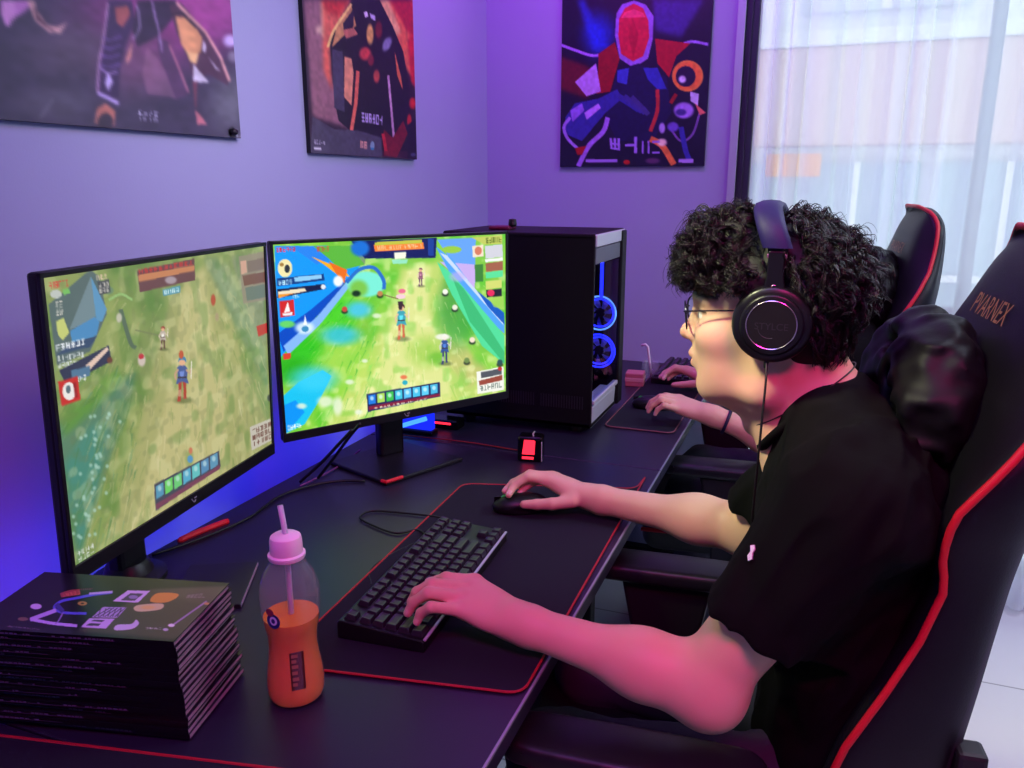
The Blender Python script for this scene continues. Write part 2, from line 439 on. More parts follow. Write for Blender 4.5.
# the window: bright outer strip, dark aluminium frame, slim mullion and rail, two panes
alu = mat('dark aluminium', (52, 50, 66), .4, .3); alu2 = mat('silver aluminium', (186, 196, 206), .35, .25); alu3 = mat('grey aluminium', (120, 132, 146), .4, .3)
w1 = tag(MB().box((WX0, YF-.012, WZ0), (-.308, YF+.05, WZ1), .002).build('window_1', alu2), kind='structure'); MW[w1] = Matrix.Identity(4)
fr = MB(); fr.box((-.308, YF+.0, WZ0), (-.262, YF+.07, WZ1), .004); fr.box((-.296, YF-.006, WZ0), (-.285, YF+.01, WZ1), .002)
fr.build('window_frame', alu, w1, local=True)
MB().box((WX1-.04, YF, WZ0), (WX1, YF+.07, WZ1), .003).build('window_jamb', alu, w1, local=True)
MB().box((.42, YF+.01, WZ0), (.456, YF+.06, WZ1), .003).build('mullion', alu3, w1, local=True)
MB().box((1.32, YF+.01, WZ0), (1.356, YF+.06, WZ1), .003).build('mullion', alu3, w1, local=True)
MB().box((-.262, YF+.01, .93), (WX1-.04, YF+.05, 1.005), .003).build('window_rail', alu3, w1, local=True)
MB().box((-.262, YF+.0, WZ0), (WX1-.04, YF+.07, WZ0+.04), .003).build('window_sill', alu3, w1, local=True)
MB().box((-.262, YF+.0, WZ1-.04), (WX1-.04, YF+.07, WZ1), .003).build('window_head', alu3, w1, local=True)
def glass_mat(name, tint=(1, 1, 1), refl=.5, haze=0.):
    m = bpy.data.materials.new(name); m.use_nodes = True; nt = m.node_tree; N = nt.nodes; L = nt.links; N.clear()
    o = N.new('ShaderNodeOutputMaterial'); mx = N.new('ShaderNodeMixShader'); t = N.new('ShaderNodeBsdfTransparent'); g = N.new('ShaderNodeBsdfGlossy')
    t.inputs[0].default_value = (*tint, 1); g.inputs['Roughness'].default_value = .02; fz = N.new('ShaderNodeFresnel'); fz.inputs[0].default_value = 1.45
    ge = N.new('ShaderNodeNewGeometry'); sb = N.new('ShaderNodeMath'); sb.operation = 'SUBTRACT'; sb.inputs[0].default_value = refl; L.new(ge.outputs['Backfacing'], sb.inputs[1])
    mn = N.new('ShaderNodeMath'); mn.operation = 'MINIMUM'; L.new(fz.outputs[0], mn.inputs[0]); L.new(sb.outputs[0], mn.inputs[1]); mz = N.new('ShaderNodeMath'); mz.operation = 'MAXIMUM'; mz.inputs[1].default_value = 0; L.new(mn.outputs[0], mz.inputs[0])   # the inner side of a thin pane adds no mirror
    L.new(mz.outputs[0], mx.inputs[0]); 
    if haze:
        hz = N.new('ShaderNodeMixShader'); hz.inputs[0].default_value = haze; df = N.new('ShaderNodeBsdfDiffuse'); df.inputs[0].default_value = (.9, .9, .95, 1); L.new(t.outputs[0], hz.inputs[1]); L.new(df.outputs[0], hz.inputs[2]); L.new(hz.outputs[0], mx.inputs[1])
    else: L.new(t.outputs[0], mx.inputs[1])
    L.new(g.outputs[0], mx.inputs[2]); L.new(mx.outputs[0], o.inputs[0]); return m
pane_m = glass_mat('window glass', (.97, .99, 1))
for x0, x1 in ((-.262, .42), (.456, 1.32), (1.356, WX1-.04)):
    MB().box((x0, YF+.03, WZ0+.04), (x1, YF+.036, WZ1-.04)).build('pane', pane_m, w1, local=True)
# sheer curtain in soft folds
def curtain_mat():
    m = bpy.data.materials.new('sheer white voile'); m.use_nodes = True; nt = m.node_tree; N = nt.nodes; L = nt.links; N.clear()
    o = N.new('ShaderNodeOutputMaterial'); a = N.new('ShaderNodeMixShader'); b = N.new('ShaderNodeMixShader'); t = N.new('ShaderNodeBsdfTransparent'); tr = N.new('ShaderNodeBsdfTranslucent'); d = N.new('ShaderNodeBsdfDiffuse')
    for n, c in ((tr, (.90, .95, .98, 1)), (d, (.88, .92, .96, 1))): n.inputs[0].default_value = c
    lw = N.new('ShaderNodeLayerWeight'); lw.inputs[0].default_value = .35; mr = N.new('ShaderNodeMapRange'); mr.inputs[3].default_value = .62; mr.inputs[4].default_value = .97
    L.new(lw.outputs['Facing'], mr.inputs[0]); L.new(mr.outputs[0], a.inputs[0])
    b.inputs[0].default_value = .35; L.new(tr.outputs[0], b.inputs[1]); L.new(d.outputs[0], b.inputs[2]); L.new(t.outputs[0], a.inputs[1]); L.new(b.outputs[0], a.inputs[2]); L.new(a.outputs[0], o.inputs[0]); return m
nx = 700; nz = 24; xs = np.linspace(-.25, 2.15, nx); zs = np.linspace(.03, 2.44, nz)
ph = np.cumsum(np.interp(np.arange(nx), np.linspace(0, nx-1, 40), RNG.uniform(.08, .40, 40)))
amp = np.interp(np.arange(nx), np.linspace(0, nx-1, 50), RNG.uniform(.006, .030, 50))
CV = np.zeros((nz, nx, 3)); CV[..., 0] = xs[None]; CV[..., 2] = zs[:, None]
CV[..., 1] = YF-.10+(amp*np.sin(ph))[None]*(1+.12*np.sin(zs*2.1)[:, None])+.006*np.sin(xs*9)[None]
CV[..., 0] += (.006*np.sin(ph*1.3))[None]*np.cos(zs*1.5)[:, None]
ci = np.arange(nx*nz).reshape(nz, nx)
cur = npmesh('curtain', CV.reshape(-1, 3), np.stack([ci[:-1, :-1], ci[:-1, 1:], ci[1:, 1:], ci[1:, :-1]], -1).reshape(-1, 4), curtain_mat(), origin=(.95, YF-.1, .03))
tag(cur, 'sheer white curtain hanging in soft folds in front of the window', 'curtain')
rl = MB().tube([(-.3, YF-.10, 2.46), (2.2, YF-.10, 2.46)], .012, 12); rl.box((-.27, YF-.11, 2.44), (-.24, YF, 2.48), .004); rl.box((2.12, YF-.11, 2.44), (2.15, YF, 2.48), .004)
tag(rl.build('curtain_rail', alu3, origin=(.95, YF-.1, 2.46), smooth=False), 'slim grey rail carrying the sheer curtain above the window', 'curtain rail')
# the building across the street, seen pale through the curtain
t = thing('building', 'pale office building with a pinkish band across the street outside', 'building', (1.5, 9.0, -6))
bw = mat('pale render', (232, 234, 236), .8); bp_ = mat('pinkish brick band', (214, 184, 180), .8, var=.06, vscale=3); bg_ = mat('bluish window glass', (160, 180, 192), .25); bgr = mat('grey concrete', (196, 204, 210), .8)
MB().box((-6, 9.2, -6), (9, 14, 9)).build('wall', bw, t)
MB().box((-6, 8.95, 1.78), (9, 9.2, 2.72), .02).build('brick_band', bp_, t)
for k in range(9):
    x = -4.4+k*1.35
    f = MB().box((x, 9.1, -1.0), (x+1.18, 9.22, 1.62), .01).build('window', bg_, t)
    MB().box((x+.56, 9.06, -1.0), (x+.62, 9.12, 1.62)).build('window_bar', bw, f)
    MB().box((x, 9.06, .45), (x+1.18, 9.12, .52)).build('window_bar', bw, f)
for k in range(6):
    x = -4.4+k*2.0
    f = MB().box((x, 9.1, 3.05), (x+1.5, 9.22, 4.5), .01).build('window', bgr, t)
    MB().box((x+.72, 9.06, 3.05), (x+.8, 9.12, 4.5)).build('window_bar', bw, f)
MB().box((-6, 8.9, 2.72), (9, 9.2, 2.86), .02).build('ledge', bw, t)
sg = MB(); sg.box((-.62, 8.72, 1.48), (-.10, 8.80, 1.70), .01); sg.box((-.40, 8.79, 1.55), (-.32, 9.05, 1.62))
tag(sg.build('street_sign', mat('orange sign', (232, 150, 60), .5), origin=(-.36, 8.76, 1.48)), 'orange sign on the pale building outside, left end of the window', 'sign')
st = MB().box((-8, 3.3, -6.1), (12, 9.2, -6)); struct('floor_outside', st, mat('street asphalt', (120, 122, 126), .9))
# ================================================================ desks
blk = mat('matte black plastic', (17, 16, 20), .42, bump=.05, bscale=400); blk2 = mat('soft black plastic', (24, 23, 28), .55); gloss = mat('glossy black plastic', (9, 9, 12), .18)
desk_m = mat('black desk laminate', (34, 30, 50), .38, bump=.10, bscale=500, var=.08, vscale=3, spec=.5); edge_m = mat('pale desk edge highlight', (150, 152, 165), .35, .4)
steel_m = mat('black desk steel', (18, 18, 22), .4, .4); red_m = mat('red stitching', (165, 22, 40), .55); redf = mat('red fabric piping', (200, 22, 42), .5, bump=.3, bscale=900)
cab_m = mat('black cable rubber', (12, 12, 14), .5)
def desk(y0, y1, label):
    t = thing('gaming_desk', label, 'desk', ((DB+DF)/2, (y0+y1)/2, 0), group='black desks in a row along the wall')
    MB().box((DB, y0+.0015, DZ-.03), (DF, y1-.0015, DZ), .002).build('desktop', desk_m, t)
    MB().box((DF-.0030, y0+.002, DZ-.004), (DF+.0006, y1-.002, DZ+.0005), .0006).build('edge_highlight', edge_m, t)  # thin pale strip built as the bright highlight along the desk edge
    for y in (y0+.06, y1-.06):
        f = MB().box((DB+.08, y-.02, 0), (DB+.13, y+.02, DZ-.03), .004); f.build('leg', steel_m, t)
        MB().box((DF-.22, y-.02, 0), (DF-.17, y+.02, DZ-.03), .004).build('leg', steel_m, t)
        MB().box((DB+.05, y-.025, 0), (DF-.04, y+.025, .025), .006).build('foot', steel_m, t)
    MB().box((DB+.10, y0+.08, .34), (DB+.115, y1-.08, DZ-.05), .003).build('modesty_panel', steel_m, t)
    return t
desk(.58, 1.78, 'black gaming desk in the middle carrying two monitors and the keyboard')
desk(1.78, 2.95, 'black gaming desk at the far end against the purple far wall')
desk(-.62, .58, 'black gaming desk nearest the camera, under the magazine pile corner')
# ---------------------------------------------------------------- mouse mats with red stitched rims
def rrect(x0, y0, x1, y1, r, n=6):
    out = []
    for cx, cy, a in ((x1-r, y1-r, 0), (x0+r, y1-r, 90), (x0+r, y0+r, 180), (x1-r, y0+r, 270)):
        for k in range(n+1):
            b = math.radians(a+90*k/n); out.append((cx+r*math.cos(b), cy+r*math.sin(b)))
    return out
mat_m = mat('black mouse mat cloth', (28, 26, 40), .85, bump=.15, bscale=900, spec=.25); 
def quadmat(P, label, rim=red_m):
    c = sum(np.array(p) for p in P)/len(P); t = thing('mouse_mat', label, 'mouse mat', (c[0], c[1], DZ)); Q = []; n = len(P)
    for i in range(n):
        a, b, d = np.array(P[i-1]), np.array(P[i]), np.array(P[(i+1) % n]); r = .024
        p0 = b+nrm(a-b)*r; p2 = b+nrm(d-b)*r
        for k in range(7):
            u = k/6; Q.append((1-u)**2*p0+2*u*(1-u)*b+u*u*p2)
    MB().prism([tuple(q) for q in Q], 2, DZ+.0002, DZ+.0035).build('cloth', mat_m, t)
    MB().tube([(q[0], q[1], DZ+.0032) for q in Q], .0019, 6, closed=True).build('stitched_rim', rim, t)
    return t
def mousemat(x0, y0, x1, y1, rot, label, loc_z=DZ, rim=red_m):
    cx, cy = (x0+x1)/2, (y0+y1)/2
    t = thing('mouse_mat', label, 'mouse mat', (cx, cy, loc_z), rot)
    P = rrect(x0-cx, y0-cy, x1-cx, y1-cy, .022)
    MB().prism(P, 2, .0002, .0035).build('cloth', mat_m, t, local=True)
    MB().tube([(p[0], p[1], .0032) for p in P], .0021, 6, closed=True).build('stitched_rim', rim, t, local=True)
    return t
quadmat([(-.664, .800), (-.318, .862), tuple(at(646, 477, z=DZ)[:2]), tuple(at(636, 490, z=DZ)[:2]), (-.706, 1.527)], 'large black mouse mat with red rim under the keyboard and mouse')
mousemat(-.526, 2.07, -.335, 2.90, .0, 'black mouse mat on the far desk under the second player\'s hand', rim=mat('grey stitching', (120, 70, 78), .6))
a = at(0, 738, z=DZ); b = at(240, 767, z=DZ); ang = math.atan2(b[1]-a[1], b[0]-a[0])
mm = mousemat(-.45, -.225, .45, .225, ang, 'black mouse mat with red rim at the bottom left, under the magazines'); mid = (a+b)/2; d_ = nrm([b[0]-a[0], b[1]-a[1], 0])
cpos = a+d_*.16+np.array([d_[1], -d_[0], 0])*.225; mm.location = (cpos[0], cpos[1], DZ)
# ---------------------------------------------------------------- monitors
def display_frame(c, yaw, tilt, W, H):
    c = np.array(c); r = np.array([math.cos(yaw), math.sin(yaw), 0]); n = np.array([math.sin(yaw), -math.cos(yaw), 0]); up = np.array([0, 0, 1.])*math.cos(tilt)-n*math.sin(tilt)
    n2 = np.cross(r, up)
    return c, r, up, n2
def monitor(label, sc, yaw, tilt, Ws, Hs, neck_at, chin):
    """sc, Ws, Hs: centre and size of the lit screen"""
    bz = .007; W = Ws+2*bz; H = Hs+bz+chin
    c, r, up, n = display_frame(sc, yaw, tilt, W, H)
    c = c-up*(chin-bz)/2
    mx = Matrix([[r[0], n[0], up[0], c[0]], [r[1], n[1], up[1], c[1]], [r[2], n[2], up[2], c[2]], [0, 0, 0, 1]])   # local x right, y out of the screen, z up
    foot = np.array([neck_at[0], neck_at[1], DZ])
    t = thing('monitor', label, 'monitor', tuple(foot))
    MB().box((-W/2, -.022, -H/2), (W/2, -.004, H/2), .005, mx).build('housing', blk, t)
    b = MB(); b.box((-W/2, -.006, -H/2), (-W/2+bz, .0, H/2), .001, mx); b.box((W/2-bz, -.006, -H/2), (W/2, .0, H/2), .001, mx); b.box((-W/2, -.006, H/2-bz), (W/2, .0, H/2), .001, mx); b.box((-W/2, -.006, -H/2), (W/2, .0005, -H/2+chin), .001, mx)
    b.build('bezel', blk, t)
    lg = MB()   # small printed badge in the chin
    for q in (((-.008, .004), (-.002, -.004), (0, -.004), (-.006, .004)), ((.0, .004), (.008, .004), (.008, .002), (.001, .002)), ((.001, -.001), (.006, -.001), (.003, -.005), (.0, -.005))):
        lg.prism([(x, z-H/2+chin/2) for x, z in q], 1, .0004, .0010, mtx=mx)
    lg.build('badge', mat('grey badge print', (150, 152, 160), .4), t)
    MB().box((-.11, -.055, -.09), (.11, -.028, .09), .012, mx).build('rear_cover', blk2, t)
    nb = Matrix.Translation(Vector(foot)) @ Matrix.Rotation(yaw, 4, 'Z')
    MB().box((-.033, -.016, .006), (.033, .016, c[2]-DZ+.03), .008, nb).build('neck', blk, t)
    tl = np.array(mx @ Vector((-W/2+bz, -.003, H/2-bz))); tr = np.array(mx @ Vector((W/2-bz, -.003, H/2-bz))); bl = np.array(mx @ Vector((-W/2+bz, -.003, -H/2+chin)))
    return t, (tl, tr-tl, bl-tl), nb
n1 = at(130, 566, z=DZ+.01)
m1, ax1, m1b = monitor('left monitor with a washed out game view, behind the magazine pile', (-.9721, 1.0113, 1.0844), 1.7312, -.0359, .560, .4018, (-1.055, .925), .024)
ftm = MB().lathe([(.060, .0), (.060, .008), (.040, .014), (.034, .030), (.03, .034)], (0, 0, 0), 32, m1b); ftm.build('foot', blk, m1, auto=40)
m2, ax2, m2b = monitor('right monitor with a vivid green game view, beside the tower', (-.8732, 1.5835, 1.0876), 1.029, 0., .584, .394, (-.955, 1.640), .019)
pf = [at(330, 463, z=DZ+.006), at(386, 484, z=DZ+.006), at(463, 459, z=DZ+.006), at(400, 441, z=DZ+.006)]
cf = sum(pf)/4
MB().prism([(p[0], p[1]) for p in pf], 2, DZ, DZ+.010, .003).build('foot', blk, m2)
e0 = pf[1]*.93+pf[0]*.07; e1 = pf[1]*.80+pf[2]*.20
MB().tube([e0+[0, 0, .004], pf[1]*.99+cf*.01+[0, 0, .004], e1+[0, 0, .004]], .0042, 8).build('accent', mat('red plastic accent', (225, 30, 48), .35), m2)
f1 = [at(178, 541, z=DZ+.004), at(196, 533, z=DZ+.004), at(222, 523, z=DZ+.004), at(229, 521, z=DZ+.004)]
tag(MB().tube(catmull(f1, 6), [.003]+[.006]*17+[.003], 8).build('cable_clip', mat('red plastic accent', (225, 30, 48), .35), origin=tuple(f1[0])), 'red glowing cable clip lying on the desk behind the bottle', 'cable clip')
# ---- what the screens show
def hero(g, cx, cy, s, c1, c2, c3, hat):
    # a small figure seen from above: shadow, two legs, tunic, arms, cape, head and hat
    g.ell((cx+3*s, cy+54*s), 20*s, 7*s, (70, 84, 44), .55, .5)
    g.poly([(cx-9*s, cy+8*s), (cx-1*s, cy+10*s), (cx-2*s, cy+34*s), (cx-3*s, cy+56*s), (cx-11*s, cy+57*s), (cx-8*s, cy+32*s)], c2); g.poly([(cx+1*s, cy+10*s), (cx+9*s, cy+8*s), (cx+9*s, cy+30*s), (cx+10*s, cy+50*s), (cx+3*s, cy+51*s), (cx+3*s, cy+30*s)], c2)
    g.poly([(cx-3*s, cy+30*s), (cx-2*s, cy+44*s), (cx-9*s, cy+46*s), (cx-9*s, cy+32*s)], c3, .8)
    g.poly([(cx-11*s, cy-20*s), (cx+3*s, cy-25*s), (cx+12*s, cy-16*s), (cx+11*s, cy+4*s), (cx+14*s, cy+16*s), (cx-1*s, cy+12*s), (cx-13*s, cy+18*s), (cx-10*s, cy)], c1, smooth=True)
    g.line([(cx-9*s, cy-16*s), (cx-16*s, cy-4*s), (cx-14*s, cy+8*s)], 5*s, c3); g.line([(cx+9*s, cy-15*s), (cx+17*s, cy-6*s), (cx+21*s, cy-18*s)], 5*s, c3); g.line([(cx+21*s, cy-34*s), (cx+20*s, cy+6*s)], 2.2*s, (230, 226, 210))
    g.poly([(cx-6*s, cy-10*s), (cx+5*s, cy-12*s), (cx+3*s, cy+2*s), (cx-4*s, cy+3*s)], tuple(min(255, int(v*1.35)+24) for v in c1), .8); g.line([(cx-10*s, cy+3*s), (cx+10*s, cy+2*s)], 3*s, (60, 44, 40))
    g.ell((cx, cy-31*s), 7*s, 7.5*s, (228, 176, 140)); g.poly([(cx-9*s, cy-32*s), (cx-6*s, cy-42*s), (cx+1*s, cy-45*s), (cx+8*s, cy-40*s), (cx+9*s, cy-31*s), (cx+4*s, cy-36*s), (cx-4*s, cy-36*s)], hat, smooth=True)
O, U, V = ax2
g = Paint(330, 216, O, U, V, (260, 220, 868/260), (120, 190, 60))
# ground: green meadow, pale lane up the middle
g.tint(g.noise(9, 6, 1), (150, 214, 70)); g.tint(np.clip(g.noise(22, 14, 2)*1.6-.7, 0, 1), (74, 190, 40))
g.poly([(200, 720), (330, 500), (430, 300), (470, 160), (600, 140), (640, 300), (720, 480), (830, 560), (700, 620), (400, 690)], (206, 214, 120), .75)
g.poly([(280, 700), (400, 460), (460, 250), (500, 150), (570, 150), (560, 300), (620, 420), (640, 600), (500, 660)], (224, 226, 150), .8)
g.poly([(600, 380), (680, 420), (760, 500), (700, 560), (620, 470)], (190, 186, 110), .7)
g.blur(7); g.tint(np.clip(g.noise(34, 26, 3)*1.7-.95, 0, .42), (246, 248, 190)); g.tint(np.clip(g.noise(26, 20, 4)*1.7-1.0, 0, .42), (110, 196, 60))
for p, rx, ry, c, al in (((350, 60), 60, 26, (70, 170, 40), .8), ((140, 430), 80, 60, (40, 190, 30), .9), ((240, 300), 80, 70, (70, 205, 40), .9), ((110, 500), 60, 40, (40, 170, 30), .9), ((300, 470), 90, 70, (180, 220, 90), .6), ((560, 620), 90, 40, (200, 216, 110), .6), ((660, 330), 60, 90, (60, 160, 60), .8), ((640, 260), 40, 80, (80, 160, 60), .7), ((560, 440), 60, 50, (150, 200, 70), .7), ((590, 460), 30, 20, (110, 185, 50), .8)): g.ell(p, rx, ry, c, al, .6)
rs = np.random.default_rng(5)
def strokes(g, n, vp, x0, x1, y0, y1, cols, rs, wd=4, al=.35):
    for _ in range(n):
        x = rs.uniform(x0, x1); y = rs.uniform(y0, y1); d = np.array([x-vp[0], y-vp[1]]); L = np.hypot(*d)*rs.uniform(.04, .12); d = d/np.hypot(*d)+rs.normal(0, .12, 2)
        g.line([(x, y), (x+d[0]*L*.5+rs.normal(0, 2), y+d[1]*L*.5), (x+d[0]*L, y+d[1]*L)], wd*rs.uniform(.5, 1.3), cols[rs.integers(len(cols))], al, taper=True)
strokes(g, 420, (530, 20), 180, 800, 150, 690, [(240, 242, 190), (196, 206, 110), (120, 190, 60), (150, 200, 80), (226, 226, 150)], rs)
strokes(g, 160, (530, 20), 90, 400, 250, 640, [(60, 180, 40), (30, 150, 40), (120, 220, 90)], rs, 5, .4)
# water, cliffs, shore
g.poly([(50, 88), (330, 88), (350, 140), (290, 200), (60, 470)], (18, 150, 245)); g.poly([(60, 380), (170, 300), (300, 190), (250, 260), (80, 440)], (10, 70, 190), .95)
g.poly([(80, 420), (190, 325), (300, 195), (318, 200), (200, 350), (95, 450)], (130, 180, 245))
g.poly([(75, 590), (130, 540), (210, 500), (240, 520), (200, 600), (150, 680), (85, 712)], (26, 190, 235)); g.poly([(75, 620), (120, 600), (150, 640), (90, 710)], (10, 140, 240), .9)
g.ell((180, 530), 70, 40, (60, 205, 240), .8, .6); g.ell((330, 300), 40, 26, (70, 195, 235), .9, .6); g.ell((270, 385), 60, 30, (50, 190, 220), .85, .6)
g.poly([(50, 88), (200, 88), (240, 130), (190, 150), (120, 100)], (40, 130, 235)); g.poly([(180, 90), (310, 86), (350, 150), (270, 170), (230, 130)], (90, 180, 60)); g.poly([(300, 85), (360, 80), (350, 150)], (120, 150, 110))
g.ell((355, 215), 62, 42, (120, 232, 210), 1, .12); g.line([(290, 210), (330, 168), (380, 160), (412, 200), (414, 232)], 12, (40, 110, 200), smooth=True)
g.poly([(170, 122), (240, 150), (290, 178), (300, 190), (262, 186), (215, 150)], (245, 170, 30)); g.poly([(230, 140), (292, 168), (282, 212), (256, 182)], (230, 110, 30)); g.ell((262, 205), 16, 18, (235, 240, 250), 1, .3)
g.ell((330, 230), 30, 28, (120, 190, 60), .9, .4); g.ell((322, 246), 14, 10, (20, 50, 30), 1, .4)
# right hand terraces
g.poly([(590, 66), (720, 60), (716, 200), (690, 200), (640, 140)], (100, 160, 240)); g.poly([(600, 140), (720, 150), (716, 232), (690, 220)], (196, 170, 232)); g.poly([(585, 88), (640, 130), (720, 236), (815, 330), (815, 380), (730, 300), (640, 190)], (80, 160, 240)); g.poly([(600, 110), (625, 120), (810, 340), (812, 352)], (196, 214, 240))
g.poly([(590, 140), (640, 180), (815, 385), (815, 480), (740, 420), (640, 250)], (80, 215, 150)); g.poly([(640, 190), (680, 230), (815, 440), (815, 480), (700, 340)], (50, 170, 100), .7); g.poly([(724, 236), (814, 310), (816, 350), (760, 290)], (20, 90, 190))
g.ell((640, 100), 32, 12, (150, 200, 60)); g.ell((660, 190), 26, 16, (196, 170, 232), .6, .4)
# top banner
g.poly([(305, 72), (590, 60), (586, 128), (350, 130)], (12, 24, 90)); g.ell((335, 96), 30, 26, (20, 110, 210), 1, .3); g.poly([(380, 84), (545, 76), (548, 98), (384, 106)], (240, 130, 50)); g.poly([(384, 76), (540, 66), (540, 78), (384, 86)], (190, 190, 60)); g.glyphs([(390, 86), (540, 80), (542, 96), (392, 104)], 12, (255, 220, 170), 3, alpha=.8)
g.poly([(560, 64), (580, 64), (580, 120), (562, 120)], (20, 60, 150)); g.poly([(448, 110), (488, 108), (486, 130), (450, 132)], (240, 238, 220)); g.poly([(440, 134), (494, 132), (490, 146), (444, 148)], (150, 230, 220), .8)
# left status panels
g.glyphs([(54, 92), (120, 88), (120, 108), (56, 112)], 6, (220, 40, 50), 5); g.glyphs([(190, 88), (232, 86), (232, 108), (192, 110)], 4, (210, 60, 60), 6); g.ell((85, 162), 24, 30, (236, 226, 170)); g.ell((92, 164), 9, 14, (40, 50, 60)); g.ell((74, 150), 7, 6, (160, 120, 60))
g.poly([(58, 196), (214, 180), (216, 202), (60, 222)], (16, 60, 130)); g.poly([(115, 192), (206, 183), (207, 196), (117, 208)], (140, 200, 240)); g.glyphs([(62, 202), (110, 196), (110, 216), (64, 222)], 4, (190, 236, 255), 8)
g.poly([(58, 232), (216, 214), (222, 230), (60, 262)], (20, 30, 70)); g.poly([(62, 240), (150, 228), (156, 238), (64, 256)], (235, 220, 190)); g.poly([(62, 250), (120, 244), (64, 262)], (236, 150, 50)); g.ell((212, 224), 8, 8, (220, 230, 240)); g.glyphs([(104, 250), (134, 246), (134, 260), (106, 264)], 3, (240, 250, 255), 9)
g.poly([(66, 272), (114, 266), (118, 318), (70, 326)], (206, 40, 44)); g.poly([(82, 310), (94, 274), (102, 306)], (245, 245, 245)); g.poly([(76, 312), (110, 308), (108, 318), (78, 320)], (235, 235, 240)); g.ell((92, 348), 26, 12, (110, 215, 90), .9, .3)
g.ell((150, 360), 30, 20, (220, 240, 250), .9, .4); g.ell((152, 364), 12, 10, (60, 140, 190)); g.poly([(146, 350), (152, 318), (158, 350)], (240, 246, 250)); g.poly([(78, 446), (104, 442), (104, 462), (80, 466)], (214, 66, 46)); g.glyphs([(92, 682), (140, 674), (142, 694), (94, 704)], 5, (245, 248, 250), 11)
# right status panels
g.poly([(706, 60), (808, 52), (808, 80), (750, 84)], (190, 200, 90)); g.glyphs([(752, 58), (806, 54), (806, 78), (754, 82)], 5, (90, 110, 30), 12); g.poly([(708, 88), (744, 84), (746, 122), (710, 126)], (236, 220, 196)); g.ell((728, 104), 12, 14, (210, 120, 90)); g.poly([(750, 88), (808, 82), (810, 124), (752, 130)], (206, 206, 216)); g.poly([(750, 132), (810, 126), (810, 136), (752, 142)], (240, 240, 240)); g.poly([(752, 146), (810, 138), (810, 168), (754, 174)], (160, 96, 70)); g.poly([(752, 176), (810, 168), (810, 190), (754, 196)], (90, 220, 150)); g.poly([(716, 150), (744, 148), (744, 206), (718, 208)], (60, 130, 50)); g.poly([(752, 204), (806, 200), (806, 226), (754, 232)], (206, 214, 110)); g.poly([(754, 234), (806, 230), (806, 254), (756, 260)], (30, 30, 40)); g.ell((770, 244), 12, 11, (226, 40, 90)); g.poly([(760, 258), (812, 254), (814, 300), (780, 290)], (170, 210, 90), .8)
# the players' figures
hero(g, 472, 332, 1.2, (60, 160, 176), (206, 104, 70), (226, 190, 150), (80, 46, 44)); hero(g, 616, 425, 1.0, (50, 84, 150), (60, 66, 110), (206, 200, 190), (226, 226, 216)); hero(g, 536, 188, .62, (150, 96, 120), (96, 60, 90), (230, 200, 180), (120, 70, 90))
g.ell((470, 256), 16, 8, (240, 200, 210)); g.ell((474, 238), 12, 8, (230, 110, 140)); g.poly([(460, 272), (478, 272), (474, 300), (464, 300)], (60, 40, 50)); g.ell((610, 390), 24, 10, (236, 236, 226), .9, .3)
for p, c in (((283, 298), (200, 70, 60)), ((401, 246), (190, 130, 80)), ((650, 292), (230, 230, 210)), ((708, 400), (240, 220, 200)), ((618, 240), (240, 240, 230)), ((690, 468), (110, 140, 70)), ((800, 474), (40, 80, 80))): g.ell((p[0], p[1]+8), 11, 8, (30, 40, 30), .8, .3); g.ell(p, 9, 9, c, 1, .2)
g.line([(412, 250), (462, 264)], 3, (120, 90, 60)); 
for p, rx, ry in (((220, 605), 26, 18), ((300, 540), 14, 8), ((140, 620), 16, 9), ((260, 620), 16, 30), ((330, 640), 12, 8), ((390, 320), 14, 8), ((350, 470), 10, 6)): g.ell(p, rx, ry, (226, 236, 214), .85, .5)
# skill bar and map
g.poly([(356, 580), (600, 540), (602, 588), (360, 640)], (30, 40, 90)); 
for i, c in enumerate(((30, 120, 220), (170, 214, 90), (60, 190, 80), (60, 190, 220), (90, 190, 240), (70, 190, 230), (90, 200, 240), (70, 180, 220))):
    x = 362+i*29.5; y = 584-i*4.9; g.poly([(x, y), (x+24, y-4), (x+25, y+26), (x+1, y+31)], c); g.ell((x+12, y+10), 6, 7, (220, 246, 250), .7, .4)
g.poly([(362, 622), (600, 578), (601, 586), (363, 634)], (130, 30, 60)); g.glyphs([(380, 624), (560, 592), (560, 598), (380, 632)], 12, (240, 230, 200), 15); g.ell((484, 542), 9, 8, (40, 170, 190)); g.ell((480, 524), 11, 7, (226, 110, 70), .9, .3)
g.poly([(722, 506), (812, 488), (814, 566), (726, 580)], (236, 236, 226)); g.poly([(736, 508), (806, 494), (806, 514), (738, 528)], (80, 84, 90)); g.poly([(730, 536), (808, 516), (808, 534), (732, 552)], (150, 70, 50)); g.glyphs([(732, 552), (808, 536), (808, 560), (734, 574)], 6, (90, 110, 100), 16); g.ell((800, 496), 7, 7, (190, 40, 40))
g.build('screen', paint_mat('bright game screen', .25, 1.15), m2)

